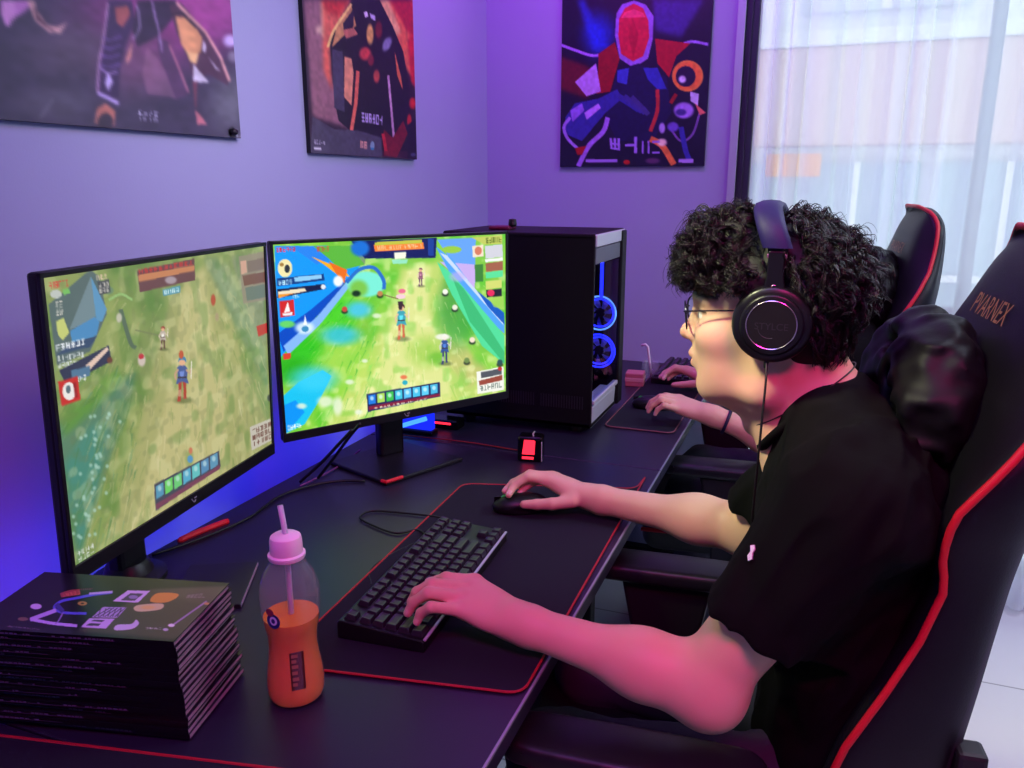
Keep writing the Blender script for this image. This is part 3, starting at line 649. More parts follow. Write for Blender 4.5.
O, U, V = ax1
g = Paint(330, 216, O, U, V, (20, 230, 576/270), (128, 146, 88))
g.tint(g.noise(8, 6, 21), (150, 164, 96)); g.tint(np.clip(g.noise(20, 14, 22)*1.6-.75, 0, .8), (96, 134, 66))
g.poly([(180, 700), (250, 440), (300, 230), (330, 120), (400, 70), (440, 140), (470, 260), (530, 420), (540, 460), (330, 600)], (176, 172, 116), .75); g.poly([(230, 660), (300, 420), (330, 250), (350, 120), (390, 80), (410, 200), (440, 360), (440, 520), (330, 600)], (196, 188, 132), .8)
g.poly([(60, 430), (190, 340), (250, 300), (240, 360), (180, 520), (125, 712), (110, 640)], (86, 128, 104), .9); g.poly([(95, 500), (150, 420), (190, 400), (170, 520), (130, 690)], (70, 140, 128), .7); g.poly([(90, 400), (200, 300), (230, 310), (140, 400), (95, 440)], (96, 148, 62), .9)
g.poly([(390, 60), (420, 60), (520, 250), (530, 340), (470, 230)], (120, 142, 104), .9); g.poly([(410, 90), (440, 70), (525, 230), (526, 300)], (150, 166, 130), .7); g.poly([(450, 60), (522, 50), (525, 250), (490, 190)], (136, 142, 118), .8)
g.blur(6); g.tint(np.clip(g.noise(30, 24, 23)*1.7-.95, 0, .30), (214, 212, 160)); g.tint(np.clip(g.noise(24, 18, 24)*1.7-1.0, 0, .35), (84, 128, 60)); g.tint(np.clip(g.noise(50, 36, 25)*1.6-1.0, 0, .22), (110, 120, 80))
strokes(g, 420, (370, -60), 150, 520, 120, 640, [(214, 206, 160), (170, 160, 104), (110, 140, 70), (150, 164, 100), (196, 188, 136)], rs, 3, .38)
strokes(g, 140, (370, -60), 70, 250, 280, 660, [(80, 130, 90), (70, 120, 60), (120, 160, 120)], rs, 3.5, .4)
for k in range(46):
    y = 390+RNG.random()*270; x = 190-(y-390)*.22+RNG.normal()*22; g.ell((x, y), 3.5, 4, (170, 206, 190), .7, .4)
g.line([(215, 170), (236, 240), (248, 252)], 9, (90, 110, 90), smooth=True); g.ell((212, 188), 6, 10, (200, 196, 180), .9, .3); g.line([(246, 214), (300, 226)], 3, (120, 130, 90)); g.ell((260, 278), 8, 13, (206, 190, 180), 1, .3); g.ell((259, 270), 6, 6, (190, 60, 70)); g.ell((412, 150), 5, 12, (180, 80, 60), 1, .3); g.ell((420, 186), 4, 9, (170, 150, 120), .9, .3)
g.line([(190, 150), (216, 138), (240, 150)], 5, (150, 190, 120), smooth=True); g.ell((190, 130), 10, 8, (110, 140, 110), 1, .3)
# upper left panels
g.poly([(62, 160), (150, 86), (170, 100), (186, 180), (150, 260), (80, 290)], (86, 104, 110), .9); g.poly([(106, 214), (140, 130), (152, 100), (172, 150), (160, 190)], (120, 142, 150), .9); g.poly([(152, 100), (186, 170), (176, 196), (164, 196)], (96, 150, 190)); g.poly([(108, 216), (160, 186), (170, 198), (164, 226), (112, 240)], (80, 140, 190)); g.poly([(112, 240), (166, 226), (150, 250), (78, 268)], (60, 80, 110))
g.glyphs([(62, 112), (104, 104), (106, 122), (64, 130)], 6, (210, 60, 60), 31); g.ell((78, 138), 12, 9, (190, 196, 190)); g.poly([(92, 128), (106, 126), (108, 136), (94, 140)], (120, 190, 100)); g.glyphs([(76, 152), (92, 150), (94, 184), (78, 186)], 2, (210, 206, 196), 32, 2); g.poly([(78, 196), (94, 188), (106, 220), (92, 236), (82, 224)], (196, 204, 120)); g.glyphs([(76, 244), (140, 230), (142, 246), (78, 262)], 6, (226, 230, 236), 33); g.glyphs([(80, 268), (138, 258), (140, 288), (82, 298)], 7, (214, 220, 220), 34, 2)
g.poly([(84, 300), (190, 246), (196, 280), (100, 330)], (54, 60, 84)); g.poly([(140, 290), (186, 250), (190, 256), (150, 298)], (226, 196, 180)); g.poly([(110, 300), (150, 290), (150, 310), (112, 322)], (84, 120, 150)); g.ell((192, 278), 6, 7, (110, 70, 60)); g.glyphs([(120, 312), (142, 306), (142, 322), (122, 326)], 3, (236, 236, 236), 35)
g.poly([(82, 324), (124, 312), (130, 362), (90, 376)], (198, 52, 48)); g.ell((106, 344), 14, 19, (236, 230, 226)); g.ell((104, 340), 5, 9, (90, 110, 120)); g.poly([(114, 326), (120, 324), (124, 356), (118, 358)], (150, 40, 44))
g.glyphs([(162, 96), (186, 92), (188, 106), (164, 110)], 3, (210, 190, 160), 36); g.poly([(166, 112), (190, 106), (194, 134), (170, 140)], (70, 74, 80)); g.glyphs([(168, 114), (190, 110), (192, 134), (170, 138)], 3, (216, 210, 200), 37, 2)
g.poly([(250, 88), (372, 62), (374, 108), (256, 134)], (108, 72, 76)); g.poly([(252, 98), (372, 76), (372, 88), (254, 112)], (196, 130, 90)); g.glyphs([(252, 84), (370, 64), (370, 76), (254, 98)], 11, (190, 60, 60), 38); g.ell((322, 108), 12, 8, (176, 160, 170), .9, .3); g.poly([(304, 128), (342, 120), (342, 134), (306, 142)], (80, 150, 170)); g.glyphs([(306, 130), (340, 122), (340, 134), (308, 140)], 4, (220, 240, 240), 39)
g.poly([(466, 58), (522, 46), (524, 150), (476, 158)], (150, 136, 120), .85); g.poly([(484, 68), (520, 60), (522, 84), (486, 92)], (128, 110, 100)); g.poly([(470, 68), (482, 66), (484, 92), (472, 96)], (206, 160, 140)); g.poly([(474, 98), (522, 90), (522, 112), (478, 120)], (120, 80, 70)); g.poly([(480, 124), (522, 116), (524, 144), (484, 152)], (110, 120, 110)); g.poly([(504, 206), (526, 198), (527, 220), (508, 228)], (190, 50, 50))
hero(g, 346, 312, .95, (78, 96, 150), (176, 70, 56), (196, 160, 130), (60, 130, 170)); g.ell((344, 266), 5, 9, (190, 90, 60)); hero(g, 305, 228, .5, (190, 176, 166), (96, 66, 60), (210, 190, 170), (150, 60, 56))
g.poly([(286, 542), (424, 470), (428, 504), (290, 598)], (74, 76, 90)); 
for i, c in enumerate(((90, 150, 180), (110, 206, 100), (110, 200, 120), (90, 170, 200), (100, 190, 190), (90, 140, 180), (96, 150, 180))):
    x = 290+i*19.2; y = 546-i*10.5; g.poly([(x, y), (x+16, y-9), (x+17, y+17), (x+1, y+28)], c); g.ell((x+8, y+4), 4, 6, (206, 232, 230), .6, .4)
g.poly([(290, 584), (426, 500), (427, 508), (291, 596)], (120, 70, 90)); g.ell((363, 488), 6, 8, (90, 150, 190)); g.ell((364, 470), 4, 7, (200, 120, 90), 1, .3)
g.poly([(490, 420), (538, 400), (540, 446), (494, 470)], (196, 190, 176)); g.glyphs([(494, 424), (536, 406), (538, 444), (496, 464)], 5, (110, 70, 60), 40, 3); g.glyphs([(122, 684), (158, 664), (160, 690), (126, 708)], 4, (220, 226, 220), 41, 2); g.ell((532, 358), 5, 7, (70, 76, 70), 1, .3)
g.build('screen', paint_mat('washed out game screen', .3, 1.0), m1)
# ---------------------------------------------------------------- posters
post_edge = mat('poster board', (14, 12, 18), .4)
def poster(label, O, U, V, nrm_, paint_fn, w, h, zoom, bg):
    t = thing('poster', label, 'poster', tuple(np.array(O)+np.array(U)/2+np.array(V)-np.array(nrm_)*.012))
    n = np.array(nrm_, float); O = np.array(O, float); U = np.array(U, float); V = np.array(V, float)
    P = [O, O+U, O+U+V, O+V]
    b = MB(); b.add([p-n*.0003 for p in P]+[p-n*.012 for p in P], [(3, 2, 1, 0), (4, 5, 6, 7), (0, 1, 5, 4), (1, 2, 6, 5), (2, 3, 7, 6), (3, 0, 4, 7)]); b.build('board', post_edge, t)
    g = Paint(w, h, O, U, V, zoom, bg); paint_fn(g); g.build('print', paint_mat('poster print', .38), t)
    return t
px = XW+.0125
def onw(u, v): return at(u, v, x=px)
# big poster, left
bl = onw(0, 119); br = onw(241, 138.5); z0 = (bl[2]+br[2])/2
def art1(g):
    g.tint(g.noise(6, 5, 51), (70, 62, 84)); g.ell((720, 40), 260, 190, (150, 60, 130), .95, .8); g.ell((880, 20), 110, 130, (172, 76, 150), .7, .7); g.ell((560, 250), 130, 120, (120, 80, 110), .7, .8)
    g.ell((300, 200), 170, 90, (92, 78, 98), .8, .8); g.ell((960, 420), 90, 110, (120, 124, 130), .7, .8); g.ell((220, 420), 120, 60, (96, 92, 108), .7, .8); g.poly([(160, 476), (214, 400), (220, 404), (168, 478)], (140, 136, 150), .6)
    g.poly([(0, 0), (140, 0), (60, 70), (26, 112), (6, 60)], (214, 150, 206)); g.poly([(60, 0), (130, 0), (110, 40), (60, 70)], (190, 120, 190), .8)
    g.poly([(110, 0), (140, 80), (200, 130), (245, 132), (276, 86), (262, 96), (230, 110), (190, 96), (150, 40), (140, 0)], (214, 166, 160), smooth=False); g.poly([(128, 0), (160, 66), (200, 112), (232, 122), (206, 122), (150, 80)], (90, 60, 80))
    g.poly([(560, 0), (720, 0), (700, 80), (640, 150), (560, 190), (540, 120)], (54, 40, 66)); g.poly([(600, 190), (640, 230), (700, 330), (720, 400), (600, 380), (580, 300)], (150, 104, 132), .55)
    # two legs in laced boots
    g.poly([(440, 0), (540, 0), (548, 90), (510, 190), (490, 280), (484, 400), (396, 396), (398, 280), (420, 150)], (64, 44, 84)); g.poly([(470, 30), (524, 20), (530, 60), (500, 110), (474, 90)], (168, 92, 92)); g.line([(440, 10), (424, 150), (402, 270), (398, 380)], 8, (220, 170, 210), .9)
    for y in (150, 186, 222, 262): g.line([(418-(y-150)*.1, y), (450, y+10), (496-(y-150)*.06, y-4)], 7, (130, 100, 170), .8, smooth=True)
    g.line([(398, 376), (430, 392), (484, 420)], 14, (200, 180, 236)); g.line([(404, 272), (440, 300), (480, 290)], 8, (180, 150, 210)); g.poly([(440, 290), (462, 330), (440, 370), (428, 340)], (206, 190, 240)); g.poly([(386, 500), (396, 440), (430, 420), (470, 450), (466, 512)], (206, 130, 110)); g.ell((430, 495), 32, 36, (60, 50, 66)); g.poly([(512, 240), (540, 170), (536, 230), (516, 262)], (206, 140, 130))
    g.poly([(640, 150), (690, 170), (730, 290), (772, 380), (720, 404), (690, 330), (650, 220)], (86, 56, 92)); g.line([(690, 180), (740, 300), (770, 376)], 9, (190, 120, 140), .8)
    g.poly([(690, 20), (740, 10), (830, 120), (936, 320), (930, 346), (850, 300), (790, 330), (770, 250), (720, 130)], (82, 52, 74)); g.poly([(716, 66), (770, 70), (826, 150), (820, 210), (780, 240), (740, 180)], (226, 160, 110)); g.poly([(760, 210), (812, 220), (800, 260), (776, 250)], (236, 190, 130)); g.line([(720, 10), (840, 130), (900, 230), (938, 330)], 12, (226, 170, 160), .9)
    g.line([(700, 60), (740, 50), (800, 110)], 8, (40, 30, 50)); g.poly([(790, 260), (850, 330), (860, 334), (820, 334), (788, 330)], (206, 200, 214)); g.poly([(830, 160), (842, 186), (838, 216), (826, 204)], (220, 210, 230)); g.poly([(850, 230), (900, 290), (880, 280)], (196, 190, 206))
    g.poly([(786, 330), (806, 330), (802, 440), (796, 440)], (110, 60, 80)); g.poly([(796, 446), (820, 470), (846, 506), (806, 506)], (206, 120, 130)); g.line([(620, 0), (632, 60), (650, 130), (660, 210)], 7, (170, 140, 190)); g.line([(560, 20), (570, 110), (540, 160)], 7, (190, 170, 210), .8, smooth=True)
    g.ell((940, 165), 26, 24, (220, 196, 250), 1, .6); g.ell((950, 230), 20, 22, (140, 130, 150), .9, .5); g.speckle(.10, 60, 60, 52)
    g.blur(1); g.glyphs([(562, 446), (648, 454), (648, 500), (564, 490)], 4, (176, 174, 196), 53, 2); g.glyphs([(962, 540), (988, 544), (988, 560), (964, 556)], 3, (210, 210, 216), 54, 2); g.ell((948, 540), 16, 22, (14, 12, 16))
P1 = poster('wide dark purple poster with booted legs, high on the left wall', (px, .25, z0+.62), (0, br[1]-.25, 0), (0, 0, -.62), (1, 0, 0), art1, 300, 170, (0, 0, 4.096), (58, 48, 76))
pin = MB().lathe([(.0, -.004), (.007, -.004), (.008, .004), (.005, .010), (0, .010)], axis=0, c=tuple(onw(231.5, 132)+[.004, 0, 0])); pin.build('corner_pin', mat('black rubber pin', (10, 10, 12), .5), P1, smooth=True)
bl = onw(310, 153); br = onw(417, 159.5); z0 = (bl[2]+br[2])/2
def art2(g):
    g.tint(g.noise(5, 6, 61), (60, 34, 50)); g.poly([(20, 0), (110, 0), (130, 300), (240, 600), (60, 540)], (150, 104, 112)); g.poly([(100, 0), (240, 0), (140, 210), (150, 420), (110, 330)], (226, 110, 84)); g.poly([(100, 0), (230, 0), (180, 80), (130, 60)], (206, 60, 50)); g.line([(100, 10), (110, 180)], 8, (236, 190, 130), .9)
    g.poly([(340, 0), (545, 0), (545, 400), (500, 330), (440, 180), (390, 60)], (226, 110, 70)); g.poly([(420, 0), (545, 0), (545, 180), (500, 150)], (180, 40, 50)); g.poly([(500, 190), (545, 120), (545, 420), (516, 380)], (206, 40, 50)); g.poly([(340, 0), (410, 0), (470, 150), (440, 180)], (240, 190, 120)); g.ell((90, 140), 14, 14, (255, 226, 180), 1, .5)
    g.blur(4)
    # a long dark hooded cloak, arms folded
    g.poly([(250, 0), (370, 0), (430, 120), (480, 240), (510, 420), (520, 700), (380, 700), (250, 620), (180, 560), (160, 460), (140, 200), (190, 80)], (32, 26, 40)); g.poly([(180, 90), (240, 30), (262, 120), (200, 170), (150, 220)], (206, 150, 90)); g.poly([(200, 110), (250, 40), (250, 120), (214, 200)], (44, 36, 52))
    g.line([(130, 220), (160, 140), (240, 20)], 12, (250, 214, 120), smooth=True); g.poly([(200, 140), (250, 130), (270, 160), (216, 180)], (190, 110, 90)); g.poly([(296, 58), (312, 54), (318, 76), (304, 84)], (226, 216, 230)); g.poly([(324, 62), (350, 74), (350, 96), (330, 88)], (206, 196, 226)); g.ell((326, 160), 16, 46, (226, 176, 90), 1, .3); g.ell((304, 250), 26, 30, (206, 70, 66), 1, .4); g.ell((356, 355), 14, 30, (190, 80, 66), 1, .4); g.ell((330, 280), 14, 26, (130, 40, 50), 1, .4)
    g.poly([(208, 262), (240, 272), (250, 340), (240, 490), (206, 450)], (226, 150, 110)); g.line([(270, 330), (260, 480), (240, 604)], 16, (226, 110, 84)); g.line([(410, 350), (424, 500), (436, 640)], 10, (206, 160, 190)); g.poly([(150, 230), (200, 240), (208, 520), (160, 500)], (70, 66, 86)); g.poly([(440, 240), (470, 360), (478, 420), (452, 350)], (226, 120, 70)); g.ell((405, 205), 18, 34, (140, 140, 170), 1, .4, .4); g.ell((366, 140), 16, 40, (120, 40, 44), 1, .4)
    g.poly([(60, 540), (160, 600), (270, 605), (380, 640), (380, 730), (50, 710)], (74, 70, 86)); g.poly([(390, 600), (430, 640), (480, 560), (500, 620), (450, 730), (390, 720)], (120, 26, 40)); g.ell((524, 480), 16, 26, (206, 40, 40), 1, .4); g.ell((508, 560), 10, 30, (190, 40, 40), 1, .4); g.line([(386, 620), (400, 700)], 14, (190, 40, 50)); g.poly([(500, 580), (546, 540), (546, 740), (500, 735)], (30, 22, 40))
    g.speckle(.1, 50, 60, 62); g.glyphs([(284, 516), (386, 530), (384, 588), (288, 572)], 6, (196, 176, 226), 63); g.glyphs([(66, 646), (118, 652), (118, 676), (66, 672)], 5, (216, 216, 220), 64); g.poly([(66, 682), (100, 686), (100, 696), (66, 692)], (230, 230, 230)); g.glyphs([(280, 648), (314, 654), (314, 696), (280, 690)], 2, (236, 170, 150), 65); g.ell((337, 676), 10, 20, (130, 160, 176)); g.ell((337, 690), 8, 6, (40, 130, 170)); g.ell((526, 718), 12, 8, (90, 90, 130), .8, .4)
y2a = (onw(310, 153)[1]+onw(303, 0)[1])/2
poster('narrow poster with a dark cloaked figure on orange, above the monitors\' gap', (px, y2a, z0+.56), (0, br[1]-y2a, 0), (0, 0, -.56), (1, 0, 0), art2, 180, 190, (300, 0, 1024/220), (40, 30, 46))
py = YF-.0125
pa = at(560, 167, y=py); pb = at(704, 165, y=py)
def art3(g):
    # an invented red and violet composition: shards, domes and rings over a dark night
    g.tint(g.noise(5, 6, 71), (24, 16, 52)); g.poly([(160, 0), (190, 0), (290, 200), (230, 220)], (40, 60, 190), .8); g.poly([(480, 0), (700, 0), (600, 160), (490, 130)], (70, 50, 150), .8); g.ell((250, 150), 60, 80, (30, 60, 220), .8, .8); g.poly([(85, 240), (200, 280), (260, 330), (200, 420), (85, 380)], (110, 20, 40), .9); g.blur(5)
    g.line([(86, 190), (150, 214), (230, 238), (290, 220)], 12, (176, 130, 230), smooth=True); g.line([(600, 190), (650, 178), (716, 190)], 12, (160, 120, 220), smooth=True)
    g.poly([(320, 150), (326, 60), (350, 20), (400, 4), (450, 20), (484, 70), (480, 170), (460, 250), (400, 290), (340, 250)], (150, 110, 206), smooth=False); g.poly([(334, 150), (338, 80), (362, 36), (400, 16), (440, 36), (462, 90), (466, 160), (440, 240), (396, 262), (346, 230)], (206, 34, 56)); g.poly([(345, 78), (450, 74), (440, 56), (400, 40), (360, 54)], (236, 70, 100)); g.poly([(396, 80), (420, 150), (398, 250), (376, 150)], (176, 20, 44), .7)
    g.poly([(250, 230), (320, 180), (340, 250), (300, 390), (240, 400), (250, 300)], (150, 20, 34)); g.poly([(490, 165), (640, 186), (580, 240), (550, 330), (500, 270)], (176, 22, 40)); g.poly([(150, 350), (240, 270), (260, 390), (200, 410)], (190, 150, 226)); g.poly([(330, 300), (420, 270), (540, 330), (560, 480), (480, 600), (330, 600), (280, 500), (310, 380)], (26, 18, 70)); g.poly([(330, 300), (380, 290), (370, 360), (330, 350)], (60, 70, 190)); g.poly([(440, 290), (500, 290), (540, 380), (500, 380), (460, 340)], (50, 56, 170))
    g.ell((628, 324), 66, 66, (236, 150, 60)); g.ell((628, 324), 60, 60, (240, 110, 50), .8, .2); g.ell((620, 326), 42, 44, (34, 20, 60)); g.ell((606, 338), 15, 15, (220, 210, 240), 1, .4)
    g.poly([(150, 440), (250, 420), (330, 380), (350, 420), (280, 480), (180, 600), (110, 570), (110, 500)], (54, 50, 150)); g.poly([(190, 480), (250, 440), (260, 460), (200, 510)], (190, 140, 236)); g.poly([(130, 470), (180, 440), (190, 470), (140, 520)], (150, 110, 220)); 
    for i in range(4): g.line([(300+i*30, 400+i*4), (360+i*26, 430+i*10), (420+i*14, 470+i*6)], 20, (48+i*6, 46+i*4, 150-i*8), smooth=True)
    g.line([(130, 500), (104, 540), (120, 590), (170, 640)], 13, (170, 130, 226), smooth=True); g.line([(290, 500), (270, 560), (210, 620), (164, 708)], 20, (170, 120, 224), smooth=True); g.poly([(150, 630), (200, 620), (180, 660), (160, 660)], (170, 20, 30)); g.line([(500, 380), (500, 470), (470, 560)], 16, (190, 50, 50), smooth=True); g.line([(580, 400), (556, 440)], 16, (150, 30, 30))
    g.poly([(640, 390), (676, 400), (672, 450), (640, 430)], (200, 190, 230)); g.ell((612, 470), 42, 34, (170, 130, 226), 1, .2); g.ell((600, 478), 22, 14, (70, 50, 140), 1, .3); g.line([(550, 540), (600, 600), (650, 570), (680, 480)], 9, (130, 90, 170), smooth=True); g.line([(600, 540), (620, 640), (640, 690)], 22, (56, 50, 160), smooth=True); g.ell((566, 540), 24, 20, (110, 80, 190), 1, .3); g.poly([(660, 440), (706, 480), (680, 490)], (226, 110, 100)); g.line([(470, 590), (520, 620), (570, 700)], 26, (236, 120, 60), smooth=True); g.ell((520, 606), 20, 16, (250, 220, 200), 1, .4); g.ell((520, 545), 13, 22, (176, 150, 220), 1, .3)
    g.speckle(.08, 60, 70, 72); g.glyphs([(290, 580), (350, 580), (350, 650), (296, 640)], 1, (170, 130, 230), 73); g.glyphs([(356, 574), (424, 570), (424, 664), (356, 664)], 1, (170, 130, 230), 74); g.glyphs([(430, 592), (516, 590), (516, 662), (430, 662)], 2, (160, 120, 220), 75); g.line([(196, 684), (330, 684)], 13, (170, 130, 226)); g.line([(590, 684), (652, 684)], 16, (180, 140, 230)); g.ell((370, 690), 14, 10, (190, 30, 30)); g.ell((480, 684), 30, 12, (110, 60, 110), .8, .4)
poster('red and violet poster on the far wall beside the window', (pa[0], py, pa[2]+.66), (pb[0]-pa[0], 0, 0), (0, 0, -.66), (0, -1, 0), art3, 190, 220, (540, 0, 853/200), (20, 12, 44))
# ================================================================ PC tower
TX0, TX1, TY0, TY1, TZ0, TZ1 = -.96, -.533, 1.97, 2.29, DZ+.022, 1.281
tw = thing('computer_tower', 'tall black computer tower with blue lit glass front beside the right monitor', 'computer', ((TX0+TX1)/2, (TY0+TY1)/2, DZ))
twm = mat('black powder coated steel', (9, 9, 11), .55, .0, spec=.3, bump=.06, bscale=700); silver = mat('brushed silver trim', (206, 208, 214), .4, .25); greyp = mat('grey tower panel', (96, 98, 108), .45)
MB().box((TX0, TY0, TZ0), (TX1-.004, TY0+.012, TZ1-.006), .003).build('side_panel', twm, tw)
MB().box((TX0, TY1-.014, TZ0), (TX1-.004, TY1, TZ1-.004), .004).build('side_panel', twm, tw)
MB().box((TX0, TY0, TZ1-.016), (TX1-.004, TY1, TZ1), .005).build('top_panel', twm, tw)
MB().box((TX0, TY0, TZ0), (TX1-.004, TY1, TZ0+.012), .003).build('bottom_panel', twm, tw)
MB().box((TX0, TY0+.01, TZ0), (TX0+.01, TY1-.01, TZ1-.01)).build('rear_panel', twm, tw)
MB().box((TX1-.16, TY0+.012, TZ0+.01), (TX1-.152, TY1-.012, TZ1-.014)).build('inner_wall', mat('dark interior', (14, 14, 22), .5), tw)
MB().box((TX1-.012, TY0+.006, TZ1-.034), (TX1, TY1-.006, TZ1-.002), .003).build('silver_strip', silver, tw)
MB().box((TX1-.012, TY0+.010, TZ1-.078), (TX1-.003, TY1-.05, TZ1-.036), .002).build('drive_panel', greyp, tw)
MB().box((TX1-.03, TY1-.055, TZ0), (TX1+.004, TY1-.002, TZ1-.004), .005).build('corner_post', twm, tw)
MB().box((TX1-.012, TY0+.01, TZ0+.062), (TX1+.002, TY1-.05, TZ0+.074), .002).build('shelf_strip', silver, tw)
ft = MB(); ft.prism([(TX1-.002, TZ0+.058), (TX1-.05, TZ0+.058), (TX1-.05, TZ0-.004), (TX1-.006, TZ0-.004)], 1, TY0+.012, TY1-.06, .004); ft.build('silver_skirt', silver, tw)
for x in (TX0+.05, TX1-.06):
    for y in (TY0+.05, TY1-.05): MB().lathe([(.018, DZ), (.018, TZ0+.004)], (x, y, 0), 16).build('foot', blk, tw)
gl = MB().box((TX1-.004, TY0+.016, TZ0+.076), (TX1-.0015, TY1-.056, TZ1-.08)); gl.build('glass_front', glass_mat('smoked glass', (.85, .87, .95), .16), tw)
blue_e = emat('blue fan light', (30, 40, 255), 3.5); cyan_e = emat('cyan fan light', (100, 160, 255), 1.6)
lbp = at(601.5, 290, y=2.09)
MB().box((lbp[0]-.004, 2.085, 1.10), (lbp[0]+.004, 2.095, 1.205), .002).build('glow_bar', blue_e, tw)
for zc, em in ((1.045, cyan_e), (.935, blue_e)):
    xc = TX1-.050; yc = TY1-.085
    f = MB().tube([(xc+.048*math.cos(a), yc, zc+.048*math.sin(a)) for a in np.linspace(0, 2*PI, 40, endpoint=False)], .0026, 8, closed=True).build('fan_ring', em, tw)
    MB().tube([(xc+.040*math.cos(a), yc+.004, zc+.040*math.sin(a)) for a in np.linspace(0, 2*PI, 40, endpoint=False)], .0025, 8, closed=True).build('fan_glow', blue_e, f)
    MB().lathe([(.0001, 0), (.014, .0), (.014, .02), (.0001, .02)], (xc, yc+.012, zc), 20, axis=1).build('fan_hub', mat('dark fan plastic', (30, 30, 46), .3), f)
    for k in range(7):
        a0 = 2*PI*k/7; b = MB(); P = []
        for r in (.014, .028, .042):
            a1 = a0+(r-.014)*9; P.append([(xc+r*math.cos(a1-.24), yc+.014, zc+r*math.sin(a1-.24)), (xc+r*math.cos(a1+.24), yc+.002, zc+r*math.sin(a1+.24))])
        vs = [p for q in P for p in q]; vs += [(p[0], p[1]+.0015, p[2]) for p in vs]
        b.add(vs, [(0, 1, 3, 2), (2, 3, 5, 4), (6, 8, 9, 7), (8, 10, 11, 9), (0, 2, 8, 6), (2, 4, 10, 8), (1, 7, 9, 3), (3, 9, 11, 5), (0, 6, 7, 1), (4, 5, 11, 10)])
        b.build('fan_blade', mat('clear fan blade', (110, 120, 200), .25), f)
MB().box((TX1-.13, TY0+.04, 1.02), (TX1-.09, TY1-.06, 1.06), .004).build('graphics_card', mat('dark fan plastic', (30, 30, 46), .3), tw)
sl = MB()
for k in range(34):
    x = TX0+.16+k*.0072
    if k in (15, 16): continue
    sl.box((x, TY0-.0012, TZ0+.05), (x+.003, TY0+.002, TZ0+.085))
sl.build('vent_pattern', mat('dark grey vent print', (34, 34, 42), .5), tw)
# a red and black headset puck lying on top of the tower, beyond the monitor's corner
hp = at(497, 229.5, y=2.05)
pk = thing('wireless_dongle', 'small dark red and black dongle on top of the tower', 'dongle', (hp[0]+.02, 2.1, TZ1))
MB().box((hp[0]-.03, 2.06, TZ1), (hp[0]+.03, 2.12, TZ1+.010), .004).build('body', mat('dark red plastic', (110, 24, 60), .4), pk); MB().lathe([(.010, 0), (.012, .006), (.010, .02), (.0, .022)], (hp[0]+.03, 2.09, TZ1+.008), 14).build('knob', blk, pk)
# ================================================================ red lit gadget
dc = at(531, 459, z=DZ)
gd = thing('usb_hub', 'small black block glowing red beside the tower', 'gadget', tuple(dc), .18)
red_e = emat('red led glow', (255, 40, 62), 2.2)
def lbox(lo, hi, bev, nm, m, p, **k): return MB().box(lo, hi, bev).build(nm, m, p, local=True, **k)
lbox((-.030, -.024, 0), (.030, .024, .062), .006, 'body', gloss, gd)
MB().prism([(-.018, .020), (.012, .020), (.014, .054), (.010, .056), (-.013, .056), (-.014, .046)], 1, -.0255, -.0235).build('light_panel', red_e, gd, local=True)
MB().prism([(-.018, .008), (.010, .008), (.010, .014), (-.018, .014)], 1, -.0255, -.0235).build('glow_bar', red_e, gd, local=True)
MB().tube([(.008, -.01, .060), (.006, -.01, .068), (.011, -.008, .074)], .0018, 6).build('clip', silver, gd, local=True)
MB().tube([(.0295, -.023, .004), (.0295, -.023, .050), (.026, -.012, .056)], .0012, 6).build('chrome_edge', silver, gd, local=True)
# ================================================================ magazines
paper = mat('magazine page edges', (176, 158, 172), .7, bump=.9, bscale=300, var=.35, vscale=40, stretch=(1, 1, 30)); cov_m = mat('black glossy magazine cover', (18, 16, 22), .28, coat=.2)
Bm = at(190, 743, z=DZ); NM = 17; HM = .132; la = math.atan2(-.24, -.97)
LX = np.array([math.cos(la), math.sin(la), 0]); SY = np.array([LX[1], -LX[0], 0])
ML, MS = .266, .142
spine_txt = mat('pale spine print', (86, 80, 106), .6)
def magazine(base, rot, th, label, group, name='magazine', painted=None, spine=0):
    """lies with its spine towards the camera; origin at the near corner"""
    t = thing(name, label, 'magazine', tuple(base), rot, group)
    L, S = ML, MS
    c = MB(); c.box((0, 0, 0), (L, -S, .0011)) if False else None
    c = MB(); c.box((0, -S, 0), (L, 0, .0010), .0003); c.box((0, -S, th-.0010), (L, 0, th), .0003); c.box((0, -.0010, 0), (L, 0, th), .0004)
    cv = c.build('cover', cov_m, t, local=True)
    lo = [(.002, -S+.001, .0010), (L-.001, -S+.001, .0010), (L-.001, -.001, .0010), (.002, -.001, .0010)]
    pg = MB(); n = 5
    for k in range(n):
        z0 = .001+(th-.002)*k/n; z1 = .001+(th-.002)*(k+.8)/n; j = RNG.uniform(-.0012, .0012)
        pg.box((.0012+j*.6, -S+.001+abs(j), z0), (L-.001, -.001, z1))
    pg.box((.003, -S+.004, .001), (L-.003, -.001, th-.001))
    pg.build('pages', paper, t, local=True)
    if spine:
        r = np.random.default_rng(spine); b = MB(); x = .02
        while x < L-.02:
            w = r.uniform(.002, .006)
            if r.random() < .75 and (x < .05+.03*(spine % 3) or x > .11): b.box((L-x-w, -.0004, th*.36), (L-x, .0003, th*.64))
            x += w+.0015
            if x > .10+.03*(spine % 4): break
        if b.v: b.box((L-x, -.0002, th*.34), (L-.02, .0001, th*.40)); b.build('spine_print', spine_txt, t, local=True)
    return t
th = HM/NM
ords = ['lowest', 'second from the bottom', 'third from the bottom', 'fourth from the bottom', 'fifth from the bottom', 'sixth from the bottom', 'seventh from the bottom', 'eighth from the bottom', 'middle one', 'eighth from the top', 'seventh from the top', 'sixth from the top', 'fifth from the top', 'fourth from the top', 'third from the top', 'second from the top', 'topmost']
topm = None
